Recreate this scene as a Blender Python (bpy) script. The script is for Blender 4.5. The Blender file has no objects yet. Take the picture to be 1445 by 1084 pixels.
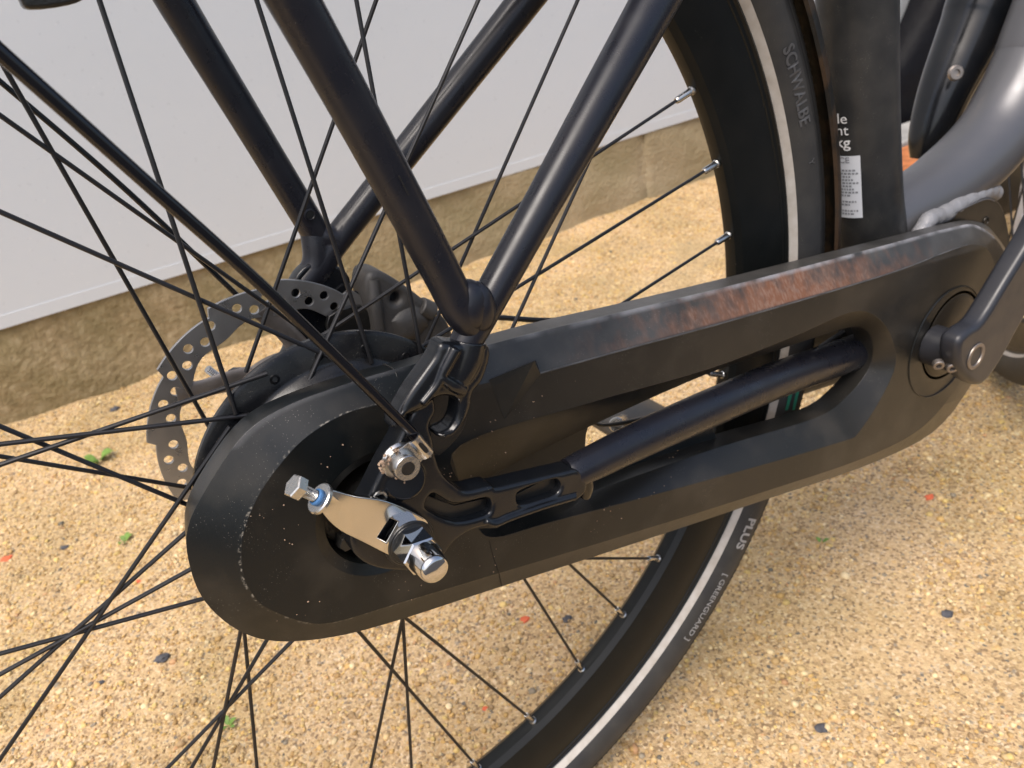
import bpy, bmesh, math, random
import numpy as np
from mathutils import Vector, Matrix
random.seed(4); rng = np.random.default_rng(7)
SC = bpy.context.scene; COL = SC.collection
# ------------------------------------------------------------------ camera, sky, sun, exposure
cam_d = bpy.data.cameras.new('camera'); cam = bpy.data.objects.new('camera', cam_d); COL.objects.link(cam)
cam_d.sensor_width = 36; cam_d.lens = 28.160; cam_d.clip_start = 0.01; cam_d.clip_end = 500
cam.matrix_world = Matrix.Translation((-0.07861,-0.33625,0.20197)) @ Matrix(((0.830110,0.363571,-0.422770), (-0.540408,0.337743,-0.770642), (-0.137395,0.868186,0.476840))).to_4x4()
cam_d.dof.use_dof = True; cam_d.dof.focus_distance = 0.33; cam_d.dof.aperture_fstop = 20
SC.camera = cam
SUN_EL, SUN_AZ = 60.0, 215.0       # azimuth of the sun, counted from +x towards +y
w = bpy.data.worlds.new('World'); SC.world = w; w.use_nodes = True
nt = w.node_tree; bg = nt.nodes['Background']
sky = nt.nodes.new('ShaderNodeTexSky'); sky.sky_type = 'NISHITA'; sky.sun_disc = False
sky.sun_elevation = math.radians(SUN_EL); sky.sun_rotation = math.radians(90 - SUN_AZ)
sky.dust_density = 5.0; sky.ozone_density = 0.6; sky.air_density = 1.0
nt.links.new(sky.outputs[0], bg.inputs[0]); bg.inputs[1].default_value = 0.15
sd = bpy.data.lights.new('sun', 'SUN'); sd.energy = 1.5; sd.angle = math.radians(30); sd.color = (1.0, 0.97, 0.93)
sun = bpy.data.objects.new('sun', sd); COL.objects.link(sun)
se, sa = math.radians(SUN_EL), math.radians(SUN_AZ)
sun.rotation_euler = Vector((math.cos(se)*math.cos(sa), math.cos(se)*math.sin(sa), math.sin(se))).to_track_quat('Z', 'Y').to_euler()
SC.view_settings.view_transform = 'Standard'; SC.view_settings.look = 'None'
SC.view_settings.exposure = 0.58; SC.view_settings.gamma = 1; SC.view_settings.use_curve_mapping = False
SC.render.engine = 'CYCLES'
GZ = -0.349
# ------------------------------------------------------------------ materials
def mat(name, col, rough=.5, metal=0, bump=0, bdet=5, bscale=400, mottle=0, mscale=30, col2=None, dust=0, dscale=1300, dcol=(.55,.5,.42),
        spec=.5, coat=0, aniso=0, rvar=0, bdist=.0004):
    m = bpy.data.materials.new(name); m.use_nodes = True; n = m.node_tree; N = n.nodes; Lk = n.links.new
    b = N['Principled BSDF']; b.inputs['Base Color'].default_value = (*col, 1)
    b.inputs['Roughness'].default_value = rough; b.inputs['Metallic'].default_value = metal
    b.inputs['Specular IOR Level'].default_value = spec; b.inputs['Coat Weight'].default_value = coat
    b.inputs['Anisotropic'].default_value = aniso
    tc = N.new('ShaderNodeTexCoord'); out = None
    def noise(sc, det=4):
        t = N.new('ShaderNodeTexNoise'); t.inputs['Scale'].default_value = sc; t.inputs['Detail'].default_value = det
        Lk(tc.outputs['Object'], t.inputs['Vector']); return t
    def ramp(src, a, b_):
        r = N.new('ShaderNodeMapRange'); r.inputs[1].default_value = a; r.inputs[2].default_value = b_
        Lk(src, r.inputs[0]); return r.outputs[0]
    def mix(fac, A, B):
        x = N.new('ShaderNodeMix'); x.data_type = 'RGBA'; Lk(fac, x.inputs[0])
        for i, v in ((6, A), (7, B)):
            if isinstance(v, tuple): x.inputs[i].default_value = (*v, 1)
            else: Lk(v, x.inputs[i])
        return x.outputs[2]
    cur = col
    if mottle:
        f = ramp(noise(mscale, 6).outputs[0], .5-.5*mottle*.5, .5+.5*mottle*.5)
        cur = mix(f, cur, col2 or tuple(c*.6 for c in col))
    if dust:
        v = N.new('ShaderNodeTexVoronoi'); v.inputs['Scale'].default_value = dscale; Lk(tc.outputs['Object'], v.inputs['Vector'])
        mm = N.new('ShaderNodeMath'); mm.operation = 'MULTIPLY'
        Lk(ramp(v.outputs['Distance'], .17, .07), mm.inputs[0]); Lk(ramp(noise(dscale*.12, 3).outputs[0], .66-.08*dust, .80), mm.inputs[1])
        cur = mix(mm.outputs[0], cur, dcol)
        haze_ = N.new('ShaderNodeMath'); haze_.operation = 'MULTIPLY'; haze_.inputs[1].default_value = .022*dust
        Lk(ramp(noise(60, 8).outputs[0], .4, .8), haze_.inputs[0]); cur = mix(haze_.outputs[0], cur, dcol)
    if not isinstance(cur, tuple): Lk(cur, b.inputs['Base Color'])
    if rvar:
        r = N.new('ShaderNodeMapRange'); r.inputs[3].default_value = rough-rvar; r.inputs[4].default_value = rough+rvar
        r.inputs[1].default_value = .3; r.inputs[2].default_value = .7
        Lk(noise(90, 6).outputs[0], r.inputs[0]); Lk(r.outputs[0], b.inputs['Roughness'])
    if bump:
        bp = N.new('ShaderNodeBump'); bp.inputs['Strength'].default_value = bump; bp.inputs['Distance'].default_value = bdist
        Lk(noise(bscale, bdet).outputs[0], bp.inputs['Height']); Lk(bp.outputs[0], b.inputs['Normal'])
    return m
M = {}
M['frame'] = mat('satin_black_paint', (.006,.008,.014), .30, dust=.4, mottle=1.5, mscale=16, col2=(.013,.012,.015), spec=.42, bump=.06, bscale=2500, rvar=.07)
M['seatpaint'] = mat('dull_black_paint', (.015,.016,.017), .42, dust=1.6, spec=.4, bump=.1, mottle=.5, mscale=25, col2=(.026,.026,.026), rvar=.08)
M['forged'] = mat('glossier_black_paint', (.005,.006,.008), .20, dust=.4, bump=.04, spec=.45, bscale=1500, rvar=.06)
M['gloss'] = mat('gloss_black_rod', (.004,.004,.006), .10)
M['plastic'] = mat('black_plastic', (.007,.009,.010), .36, spec=.4, dust=.8, bump=.2, bscale=3000, rvar=.06, bdist=.0002)
M['rubber'] = mat('tyre_rubber', (.022,.022,.023), .62, dust=1, bump=.3, bscale=1200, mottle=.6, col2=(.032,.031,.029))
M['rim'] = mat('rim_black', (.006,.007,.007), .33, dust=.2, rvar=.04, spec=.25)
M['stripe'] = mat('reflective_stripe', (.52,.49,.45), .5, mottle=.7, mscale=120, col2=(.42,.38,.33), bump=.15, bscale=900)
M['spoke'] = mat('black_spoke_steel', (.016,.016,.018), .33, metal=.3, dust=.6)
M['steel'] = mat('stainless_steel', (.55,.54,.52), .26, metal=1, bump=.15, bscale=900, rvar=.08)
M['chrome'] = mat('chrome', (.62,.61,.60), .09, metal=1, rvar=.03, bump=.03, bscale=300)
M['tension'] = mat('polished_steel_plate', (.60,.58,.55), .10, metal=1, rvar=.05, bump=1, bscale=26, bdet=0, bdist=.006)
M['rotor'] = mat('brushed_rotor_steel', (.42,.41,.40), .32, metal=.85, rvar=.08, bump=.2, bscale=700)
M['rotor_in'] = mat('dull_rotor_spider', (.34,.30,.27), .42, metal=.8, mottle=.7, mscale=80, dust=.6)
M['hub'] = mat('hub_black', (.005,.0055,.007), .26, spec=.4, dust=1.4, bump=.1, rvar=.06)
M['caliper'] = mat('caliper_grey', (.036,.036,.037), .5, dust=2, mottle=.8, mscale=90, col2=(.055,.05,.045), bump=.4, bscale=600)
M['silver'] = mat('grey_metallic_paint', (.115,.115,.122), .34, metal=.45, bump=.1, bscale=2500, rvar=.04)
M['bronze'] = mat('motor_bracket_paint', (.035,.03,.024), .33, metal=.4, rvar=.06)
M['weld'] = mat('weld_bead_paint', (.24,.24,.25), .42, metal=.2, bump=.8, bscale=260, bdist=.001)
M['crank'] = mat('crank_black', (.020,.021,.026), .36, dust=.4, rvar=.05)
M['gear'] = mat('greasy_black', (.008,.008,.008), .3, dust=1, bump=.4, bscale=900)
M['grease'] = mat('sandy_grease', (.17,.125,.07), .5, mottle=1, mscale=500, col2=(.02,.016,.012), bump=1, bscale=900, bdist=.001)
M['dirt'] = mat('caked_dirt', (.46,.34,.24), .9, mottle=1, mscale=500, col2=(.20,.12,.08), bump=1, bscale=900, bdist=.001)
M['guard'] = mat('mudguard_inside', (.008,.008,.008), .4, mottle=.22, mscale=55, col2=(.04,.024,.014), dust=.8, spec=.3, bump=.4, bscale=300)
M['white'] = mat('white_print', (.75,.75,.75), .5)
M['greyprint'] = mat('grey_print', (.30,.30,.30), .5)
M['emboss'] = mat('raised_rubber_lettering', (.075,.075,.077), .45)
M['green'] = mat('green_print', (.03,.22,.13), .5)
M['sticker'] = mat('white_sticker', (.62,.64,.68), .4)
M['ink'] = mat('grey_ink', (.22,.23,.25), .6)
M['blue'] = mat('blue_threadlock', (.05,.16,.36), .5)
M['lip'] = mat('pale_lip_plastic', (.09,.09,.092), .4, mottle=.8, mscale=80, col2=(.03,.03,.03))  # paler grey than the case, for the raised lip
M['dark'] = mat('dark_void', (.003,.003,.003), .6)
M['panel'] = mat('painted_wall_panel', (.53,.562,.60), .34, mottle=.8, mscale=1.2, col2=(.49,.525,.56), bump=.12, bscale=9, bdist=.005, rvar=.08, dust=.9, dscale=110, dcol=(.75,.74,.72))
M['kerb'] = mat('pale_kerb', (.42,.41,.39), .8, mottle=.7, mscale=20, bump=.4, bscale=120)
M['brick'] = mat('terracotta', (.50,.17,.055), .85, mottle=.6, mscale=40, bump=.5, bscale=200)
M['binbag'] = mat('black_bag_plastic', (.0025,.0025,.004), .6, bump=.6, bscale=9, bdist=.02, spec=.15)
M['greybox'] = mat('pale_grey_plastic', (.38,.38,.40), .5)
M['dark_reflection_ground'] = mat('dark_reflection_ground', (.055,.055,.058), .85, mottle=.6, mscale=60, col2=(.035,.035,.037), bump=.6, bscale=200, bdist=.002)  # dark ground added only to be mirrored in black and chrome parts
M['stone'] = mat('dark_stone', (.085,.085,.095), .8, mottle=.6, mscale=150, bump=.6, bscale=500)
M['redchip'] = mat('red_brick_chip', (.62,.13,.055), .85, bump=.4)
M['leaf'] = mat('leaf_green', (.13,.22,.04), .6, mottle=.6, mscale=200, col2=(.16,.28,.05))

def node_mat(name):
    m = bpy.data.materials.new(name); m.use_nodes = True
    n = m.node_tree; return m, n, n.nodes, n.links.new, n.nodes['Principled BSDF']
def ramp_node(N, stops, interp='LINEAR'):
    r = N.new('ShaderNodeValToRGB'); r.color_ramp.interpolation = interp
    e = r.color_ramp.elements
    while len(e) < len(stops): e.new(.5)
    for k, (p, c) in enumerate(stops): e[k].position = p; e[k].color = (*c, 1)
    return r
# ground binder: sand coloured, speckled, patchy
def ground_mat():
    m, n, N, Lk, b = node_mat('sandy_ground'); tc = N.new('ShaderNodeTexCoord')
    v = N.new('ShaderNodeTexVoronoi'); v.inputs['Scale'].default_value = 420; Lk(tc.outputs['Object'], v.inputs['Vector'])
    r = ramp_node(N, [(0,(.22,.15,.09)),(.25,(.46,.33,.18)),(.5,(.62,.47,.28)),(.75,(.50,.35,.19)),(.93,(.68,.55,.38)),(1,(.14,.13,.12))])
    sp = N.new('ShaderNodeSeparateColor'); Lk(v.outputs['Color'], sp.inputs[0]); Lk(sp.outputs[0], r.inputs[0])
    t = N.new('ShaderNodeTexNoise'); t.inputs['Scale'].default_value = 7; t.inputs['Detail'].default_value = 7; Lk(tc.outputs['Object'], t.inputs['Vector'])
    r2 = ramp_node(N, [(.30,(.78,.75,.62)),(.5,(.95,.90,.80)),(.65,(1.05,1.0,.95))]); Lk(t.outputs[0], r2.inputs[0])
    x = N.new('ShaderNodeMix'); x.data_type = 'RGBA'; x.blend_type = 'MULTIPLY'; x.inputs[0].default_value = 1
    Lk(r.outputs[0], x.inputs[6]); Lk(r2.outputs[0], x.inputs[7]); Lk(x.outputs[2], b.inputs['Base Color'])
    b.inputs['Roughness'].default_value = .85
    t2 = N.new('ShaderNodeTexNoise'); t2.inputs['Scale'].default_value = 500; t2.inputs['Detail'].default_value = 4; Lk(tc.outputs['Object'], t2.inputs['Vector'])
    bp = N.new('ShaderNodeBump'); bp.inputs['Strength'].default_value = .8; bp.inputs['Distance'].default_value = .002
    Lk(t2.outputs[0], bp.inputs['Height']); Lk(bp.outputs[0], b.inputs['Normal'])
    return m
M['ground'] = ground_mat()
def gravel_mat():
    m, n, N, Lk, b = node_mat('gravel_stones'); a = N.new('ShaderNodeAttribute'); a.attribute_name = 'tint'
    tc = N.new('ShaderNodeTexCoord'); t = N.new('ShaderNodeTexNoise'); t.inputs['Scale'].default_value = 7; t.inputs['Detail'].default_value = 7
    Lk(tc.outputs['Object'], t.inputs['Vector'])
    r2 = ramp_node(N, [(.30,(.80,.77,.66)),(.5,(.96,.92,.84)),(.65,(1.05,1.0,.95))]); Lk(t.outputs[0], r2.inputs[0])
    x = N.new('ShaderNodeMix'); x.data_type = 'RGBA'; x.blend_type = 'MULTIPLY'; x.inputs[0].default_value = 1
    Lk(a.outputs['Color'], x.inputs[6]); Lk(r2.outputs[0], x.inputs[7]); Lk(x.outputs[2], b.inputs['Base Color'])
    b.inputs['Roughness'].default_value = .7; return m
M['gravel'] = gravel_mat()
def plinth_mat():
    m, n, N, Lk, b = node_mat('rough_concrete'); tc = N.new('ShaderNodeTexCoord')
    def noise(s, d=6):
        t = N.new('ShaderNodeTexNoise'); t.inputs['Scale'].default_value = s; t.inputs['Detail'].default_value = d; Lk(tc.outputs['Object'], t.inputs['Vector']); return t.outputs[0]
    r = ramp_node(N, [(.3,(.22,.16,.10)),(.5,(.33,.25,.16)),(.7,(.47,.38,.27))]); Lk(noise(60), r.inputs[0])
    r1 = ramp_node(N, [(.3,(.62,.62,.55)),(.7,(1.15,1.1,1.0))]); Lk(noise(3), r1.inputs[0])
    x = N.new('ShaderNodeMix'); x.data_type = 'RGBA'; x.blend_type = 'MULTIPLY'; x.inputs[0].default_value = 1
    Lk(r.outputs[0], x.inputs[6]); Lk(r1.outputs[0], x.inputs[7])
    # damp mossy tide mark along the foot
    sp = N.new('ShaderNodeSeparateXYZ'); Lk(tc.outputs['Object'], sp.inputs[0])
    mr = N.new('ShaderNodeMapRange'); mr.inputs[1].default_value = .045; mr.inputs[2].default_value = .0; Lk(sp.outputs[2], mr.inputs[0])
    mm = N.new('ShaderNodeMath'); mm.operation = 'MULTIPLY'; Lk(mr.outputs[0], mm.inputs[0]); Lk(noise(9), mm.inputs[1])
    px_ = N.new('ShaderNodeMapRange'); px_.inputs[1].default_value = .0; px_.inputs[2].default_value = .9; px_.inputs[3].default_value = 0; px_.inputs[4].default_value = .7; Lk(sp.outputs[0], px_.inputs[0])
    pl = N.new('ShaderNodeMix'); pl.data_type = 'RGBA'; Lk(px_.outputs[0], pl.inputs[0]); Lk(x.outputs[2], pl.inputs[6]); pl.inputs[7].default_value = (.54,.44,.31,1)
    y = N.new('ShaderNodeMix'); y.data_type = 'RGBA'; Lk(mm.outputs[0], y.inputs[0]); Lk(pl.outputs[2], y.inputs[6]); y.inputs[7].default_value = (.15,.13,.05,1)
    Lk(y.outputs[2], b.inputs['Base Color']); b.inputs['Roughness'].default_value = .9
    bp = N.new('ShaderNodeBump'); bp.inputs['Strength'].default_value = .9; bp.inputs['Distance'].default_value = .0035
    Lk(noise(130, 6), bp.inputs['Height']); Lk(bp.outputs[0], b.inputs['Normal']); return m
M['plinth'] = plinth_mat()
# chain case: black plastic with a brown dust film rubbed along the upper bevel
def case_mat():
    m, n, N, Lk, b = node_mat('chain_case_plastic'); tc = N.new('ShaderNodeTexCoord')
    def noise(s, d=6, sc=None):
        t = N.new('ShaderNodeTexNoise'); t.inputs['Scale'].default_value = s; t.inputs['Detail'].default_value = d
        if sc:
            mp = N.new('ShaderNodeMapping'); mp.inputs['Scale'].default_value = sc; Lk(tc.outputs['Object'], mp.inputs[0]); Lk(mp.outputs[0], t.inputs['Vector'])
        else: Lk(tc.outputs['Object'], t.inputs['Vector'])
        return t.outputs[0]
    def math_(op, a, c):
        q = N.new('ShaderNodeMath'); q.operation = op
        for i, v in enumerate((a, c)):
            if isinstance(v, (int, float)): q.inputs[i].default_value = v
            else: Lk(v, q.inputs[i])
        return q.outputs[0]
    def rng_(src, a, c):
        q = N.new('ShaderNodeMapRange'); q.inputs[1].default_value = a; q.inputs[2].default_value = c; Lk(src, q.inputs[0]); return q.outputs[0]
    def mix(f, A, B):
        x = N.new('ShaderNodeMix'); x.data_type = 'RGBA'; Lk(f, x.inputs[0])
        if isinstance(A, tuple): x.inputs[6].default_value = (*A, 1)
        else: Lk(A, x.inputs[6])
        x.inputs[7].default_value = (*B, 1); return x.outputs[2]
    sp = N.new('ShaderNodeSeparateXYZ'); Lk(tc.outputs['Object'], sp.inputs[0])
    # t = height above the lower edge of the bevel line (z = z0 + k x)
    line = math_('ADD', sp.outputs[2], math_('MULTIPLY', sp.outputs[0], KLINE[0])); t = math_('SUBTRACT', line, KLINE[1])
    up = rng_(t, -.0012, .0004); y_ = math_('MULTIPLY', rng_(sp.outputs[1], -.0612, -.0603), rng_(sp.outputs[1], -.0518, -.0524))
    xs = math_('MULTIPLY', rng_(sp.outputs[0], .09, .24), rng_(sp.outputs[0], .42, .27))
    film = math_('MULTIPLY', math_('MULTIPLY', up, xs), y_)
    lowp = rng_(sp.outputs[1], -.0518, -.0610)
    drive = math_('ADD', noise(150, 8, (1, 1, .6)), math_('ADD', math_('MULTIPLY', math_('SUBTRACT', xs, .62), .45), math_('MULTIPLY', math_('SUBTRACT', lowp, .5), .28)))
    film = math_('MULTIPLY', film, rng_(drive, .32, .72))
    grey = math_('MULTIPLY', math_('MULTIPLY', up, rng_(sp.outputs[0], .03, .12)), math_('MULTIPLY', rng_(noise(40, 8), .2, .9), .22))
    v = N.new('ShaderNodeTexVoronoi'); v.inputs['Scale'].default_value = 1000; Lk(tc.outputs['Object'], v.inputs['Vector'])
    speck = math_('MULTIPLY', rng_(v.outputs['Distance'], .12, .05), rng_(noise(60, 3), .5, .7))
    tan_ = math_('MULTIPLY', rng_(sp.outputs[0], .03, .20), math_('MULTIPLY', rng_(noise(14, 8), .2, .8), .08)); c = mix(tan_, (.0045,.006,.0068), (.30,.235,.17)); c = mix(grey, c, (.30,.29,.28)); c = mix(math_('MULTIPLY', film, .66), c, (.225,.085,.032))
    c = mix(math_('MULTIPLY', film, math_('MULTIPLY', rng_(math_('ADD', math_('MULTIPLY', noise(420, 6, (1.6, 1, .45)), .7), math_('MULTIPLY', noise(60, 4), .3)), .47, .68), .36)), c, (.34,.27,.23))
    edge = math_('MULTIPLY', math_('MULTIPLY', rng_(sp.outputs[1], -.0534, -.0524), rng_(sp.outputs[1], -.0508, -.0516)), math_('MULTIPLY', rng_(noise(60, 8), .35, .6), math_('MULTIPLY', up, math_('ADD', .12, math_('MULTIPLY', rng_(sp.outputs[0], .05, .2), .55))))); c = mix(edge, c, (.34,.34,.36))  # edge: pale highlight painted into the colour along the bevel's outer edge
    crz = math_('MULTIPLY', math_('MULTIPLY', rng_(sp.outputs[1], -.0603, -.06075), rng_(sp.outputs[1], -.0610, -.0608)), math_('MULTIPLY', rng_(noise(700, 8), .5, .66), math_('MULTIPLY', math_('MULTIPLY', rng_(sp.outputs[0], .06, .0), math_('GREATER_THAN', math_('ADD', math_('MULTIPLY', sp.outputs[0], sp.outputs[0]), math_('MULTIPLY', sp.outputs[2], sp.outputs[2])), .0014)), .5))); c = mix(crz, c, (.42,.38,.32))
    sm = math_('MULTIPLY', rng_(noise(35, 9), .5, .85), .10); c = mix(sm, c, (.30,.25,.19))
    c = mix(speck, c, (.55,.5,.44)); Lk(c, b.inputs['Base Color'])
    r = N.new('ShaderNodeMapRange'); r.inputs[3].default_value = .28; r.inputs[4].default_value = .40; Lk(noise(120), r.inputs[0]); Lk(r.outputs[0], b.inputs['Roughness'])
    bp = N.new('ShaderNodeBump'); bp.inputs['Strength'].default_value = .25; bp.inputs['Distance'].default_value = .0002
    Lk(noise(3500, 3), bp.inputs['Height']); Lk(bp.outputs[0], b.inputs['Normal']); b.inputs['Specular IOR Level'].default_value = .42; return m
_l = [(0.08726,0.03136), (0.34061,-0.00414)]
_k = -(_l[1][1]-_l[0][1])/(_l[1][0]-_l[0][0]); KLINE = (_k, _l[0][1] + _k*_l[0][0])
M['case'] = case_mat()

# ------------------------------------------------------------------ helpers
class MB:
    """collects vertices and faces, links them as one mesh"""
    def __init__(s): s.v = []; s.f = []
    def add(s, vs, fs):
        o = len(s.v); s.v += [tuple(v) for v in vs]; s.f += [tuple(i+o for i in f) for f in fs]; return s
def abs_loc(o):
    p = Vector((0,0,0))
    while o: p += o.location; o = o.parent
    return p
def link(name, me, m, parent=None, loc=None, smooth=True, sharp=35):
    """mesh given in world coordinates; the object stands at loc (or at its parent's place)"""
    me.materials.clear(); me.materials.append(m)
    if smooth:
        me.polygons.foreach_set('use_smooth', [True]*len(me.polygons))
        if sharp: me.set_sharp_from_angle(angle=math.radians(sharp))
    o = bpy.data.objects.new(name, me); COL.objects.link(o)
    base = abs_loc(parent) if parent else Vector((0,0,0))
    if parent: o.parent = parent
    if loc is not None:
        me.transform(Matrix.Translation(-Vector(loc))); o.location = Vector(loc)-base
    else: o.location = -base
    return o
def obj(name, mb, m, parent=None, loc=None, smooth=True, sharp=35):
    me = bpy.data.meshes.new(name); me.from_pydata(mb.v, [], mb.f); me.validate(); me.update()
    return link(name, me, m, parent, loc, smooth, sharp)
def tag(o, label=None, cat=None, group=None, kind=None):
    for k, v in (('label', label), ('category', cat), ('group', group), ('kind', kind)):
        if v: o[k] = v
    return o
def empty(name, loc):
    o = bpy.data.objects.new(name, None); COL.objects.link(o); o.location = loc; o.empty_display_size = .02; return o
def catmull(pts, n=8, closed=False):
    P = [np.array(p, float) for p in pts]; L = len(P); out = []
    for i in range(L if closed else L-1):
        if closed: a, b, c, d = P[i-1], P[i], P[(i+1) % L], P[(i+2) % L]
        else: a, b, c, d = P[max(i-1,0)], P[i], P[i+1], P[min(i+2,L-1)]
        for k in range(n):
            t = k/n; out.append(.5*((2*b)+(c-a)*t+(2*a-5*b+4*c-d)*t*t+(3*b-a-3*c+d)*t**3))
    if not closed: out.append(P[-1])
    return out
def tube(mb, pts, seg=20, sub=6, cap=True, flat=1.0):
    """pts: (x,y,z,r) control points"""
    Q = catmull(pts, sub) if sub > 1 and len(pts) > 2 else [np.array(p, float) for p in pts]
    C = [q[:3] for q in Q]; R = [q[3] for q in Q]; vs = []; fs = []; u = None
    for i, c in enumerate(C):
        t = (C[min(i+1,len(C)-1)]-C[max(i-1,0)]); t = t/np.linalg.norm(t)
        if u is None:
            u = np.cross(t, (0,1,0)) if abs(t[1]) < .9 else np.cross(t, (1,0,0))
        u = u-t*np.dot(u,t); u /= np.linalg.norm(u); w_ = np.cross(t, u)
        for k in range(seg):
            a = 2*math.pi*k/seg; vs.append(c+R[i]*(math.cos(a)*u+flat*math.sin(a)*w_))
    for i in range(len(C)-1):
        for k in range(seg):
            a = i*seg+k; b = i*seg+(k+1) % seg; fs.append((a, b, b+seg, a+seg))
    if cap: fs.append(tuple(range(seg))[::-1]); fs.append(tuple((len(C)-1)*seg+k for k in range(seg)))
    return mb.add(vs, fs)
def frame_of(d):
    d = np.array(d, float); d /= np.linalg.norm(d); u = np.cross(d, (0,0,1)) if abs(d[2]) < .9 else np.cross(d, (1,0,0))
    u /= np.linalg.norm(u); return d, u, np.cross(d, u)
def lathe(mb, prof, c, d=(0,1,0), seg=64, rfun=None, a0=0, a1=2*math.pi):
    """prof: (height along d, radius)"""
    d, u, w_ = frame_of(d); c = np.array(c, float); vs = []; fs = []; full = abs(a1-a0-2*math.pi) < 1e-6; n = seg if full else seg+1
    for j, (h, r) in enumerate(prof):
        for k in range(n):
            a = a0+(a1-a0)*k/seg; rr = r*(rfun(j, a) if rfun else 1); vs.append(c+d*h+rr*(math.cos(a)*u+math.sin(a)*w_))
    for j in range(len(prof)-1):
        for k in range(seg):
            k2 = (k+1) % seg if full else k+1; fs.append((j*n+k, j*n+k2, (j+1)*n+k2, (j+1)*n+k))
    return mb.add(vs, fs)
def wheel_lathe(mb, prof, c=(0,0,0), seg=256, steer=0, a0=0, a1=2*math.pi):
    """prof: (y, r) round the wheel's axis; angle from +x towards +z"""
    vs = []; fs = []; full = abs(a1-a0-2*math.pi) < 1e-6; n = seg if full else seg+1; cs, sn = math.cos(steer), math.sin(steer)
    for (y, r) in prof:
        for k in range(n):
            a = a0+(a1-a0)*k/seg; X = r*math.cos(a); vs.append((c[0]+X*cs-y*sn, c[1]+X*sn+y*cs, c[2]+r*math.sin(a)))
    for j in range(len(prof)-1):
        for k in range(seg):
            k2 = (k+1) % seg if full else k+1; fs.append((j*n+k, (j+1)*n+k, (j+1)*n+k2, j*n+k2))
    return mb.add(vs, fs)
def cyl(mb, a, b, r, seg=24, r2=None):
    a, b = np.array(a, float), np.array(b, float); h = np.linalg.norm(b-a); r2 = r if r2 is None else r2; e = min(r, r2)*.12
    return lathe(mb, [(0, 0), (0, r-e), (e, r), (h-e, r2), (h, r2-e), (h, 0)], a, b-a, seg)
def hexprism(mb, a, d, h, r, ch=.12, hole=0, rot=0):
    d, u, w_ = frame_of(d); a = np.array(a, float); vs = []; fs = []; seg = 6
    rings = [(0, r*(1-ch)), (h*ch, r), (h*(1-ch*1.2), r), (h, r*(1-ch*1.4))]
    if hole: rings += [(h, hole), (h*.4, hole)]
    for hh, rr in rings:
        for k in range(seg):
            an = math.pi/3*k+rot; vs.append(a+d*hh+rr*(math.cos(an)*u+math.sin(an)*w_))
    for j in range(len(rings)-1):
        for k in range(seg): fs.append((j*6+k, j*6+(k+1) % 6, (j+1)*6+(k+1) % 6, (j+1)*6+k))
    fs.append(tuple(range(6))[::-1]); fs.append(tuple((len(rings)-1)*6+k for k in range(6)))
    return mb.add(vs, fs)
def box(mb, x0, x1, y0, y1, z0, z1):
    vs = [(x, y, z) for z in (z0, z1) for y in (y0, y1) for x in (x0, x1)]
    return mb.add(vs, [(0,2,3,1),(4,5,7,6),(0,1,5,4),(2,6,7,3),(0,4,6,2),(1,3,7,5)])
def plate(name, outline, holes, y0, y1, m, parent, bev=.001, res=3):
    """flat plate cut from (x,z) outlines with holes, between depths y0 (near) and y1, rounded edges"""
    cu = bpy.data.curves.new(name, 'CURVE'); cu.dimensions = '2D'; cu.fill_mode = 'BOTH'
    th = abs(y1-y0); cu.extrude = max(th/2-bev, 1e-5); cu.bevel_depth = bev; cu.bevel_resolution = res; cu.offset = -bev
    for lp in [outline]+list(holes):
        s = cu.splines.new('POLY'); s.points.add(len(lp)-1); s.use_cyclic_u = True
        for i, p in enumerate(lp): s.points[i].co = (p[0], p[1], 0, 1)
    tmp = bpy.data.objects.new('tmp', cu); COL.objects.link(tmp)
    me = bpy.data.meshes.new_from_object(tmp.evaluated_get(bpy.context.evaluated_depsgraph_get()))
    bpy.data.objects.remove(tmp); bpy.data.curves.remove(cu)
    # curve xy -> world xz, curve z -> world -y
    me.transform(Matrix(((1,0,0,0),(0,0,-1,(y0+y1)/2),(0,1,0,0),(0,0,0,1))))
    me.name = name
    return link(name, me, m, parent)
def circ(cx, cz, r, n=32, a0=0): return [(cx+r*math.cos(a0+2*math.pi*k/n), cz+r*math.sin(a0+2*math.pi*k/n)) for k in range(n)]
def sm(lp, n=4): return [tuple(p) for p in catmull(lp, n, True)]
def blob(mb, c, r, n=3, jit=.15, sd=0, flat=(1,1,1)):
    bm = bmesh.new(); bmesh.ops.create_icosphere(bm, subdivisions=n, radius=1); rr = random.Random(sd)
    ph = [(rr.uniform(1,4), rr.uniform(1,4), rr.uniform(1,4), rr.uniform(0,6)) for _ in range(4)]
    vs = []
    for v in bm.verts:
        k = 1+jit*sum(math.sin(a*v.co.x*2+b*v.co.y*2+c_*v.co.z*2+d) for a, b, c_, d in ph)/2
        vs.append((c[0]+v.co.x*r*k*flat[0], c[1]+v.co.y*r*k*flat[1], c[2]+v.co.z*r*k*flat[2]))
    fs = [tuple(v.index for v in f.verts) for f in bm.faces]; bm.free(); return mb.add(vs, fs)
def text_mesh(s, size, extrude=.0001, bold=0):
    cu = bpy.data.curves.new('text', 'FONT'); cu.body = s; cu.size = size; cu.extrude = extrude; cu.offset = bold; cu.resolution_u = 3
    tmp = bpy.data.objects.new('tmp', cu); COL.objects.link(tmp)
    me = bpy.data.meshes.new_from_object(tmp.evaluated_get(bpy.context.evaluated_depsgraph_get()))
    bpy.data.objects.remove(tmp); bpy.data.curves.remove(cu); return me

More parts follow.
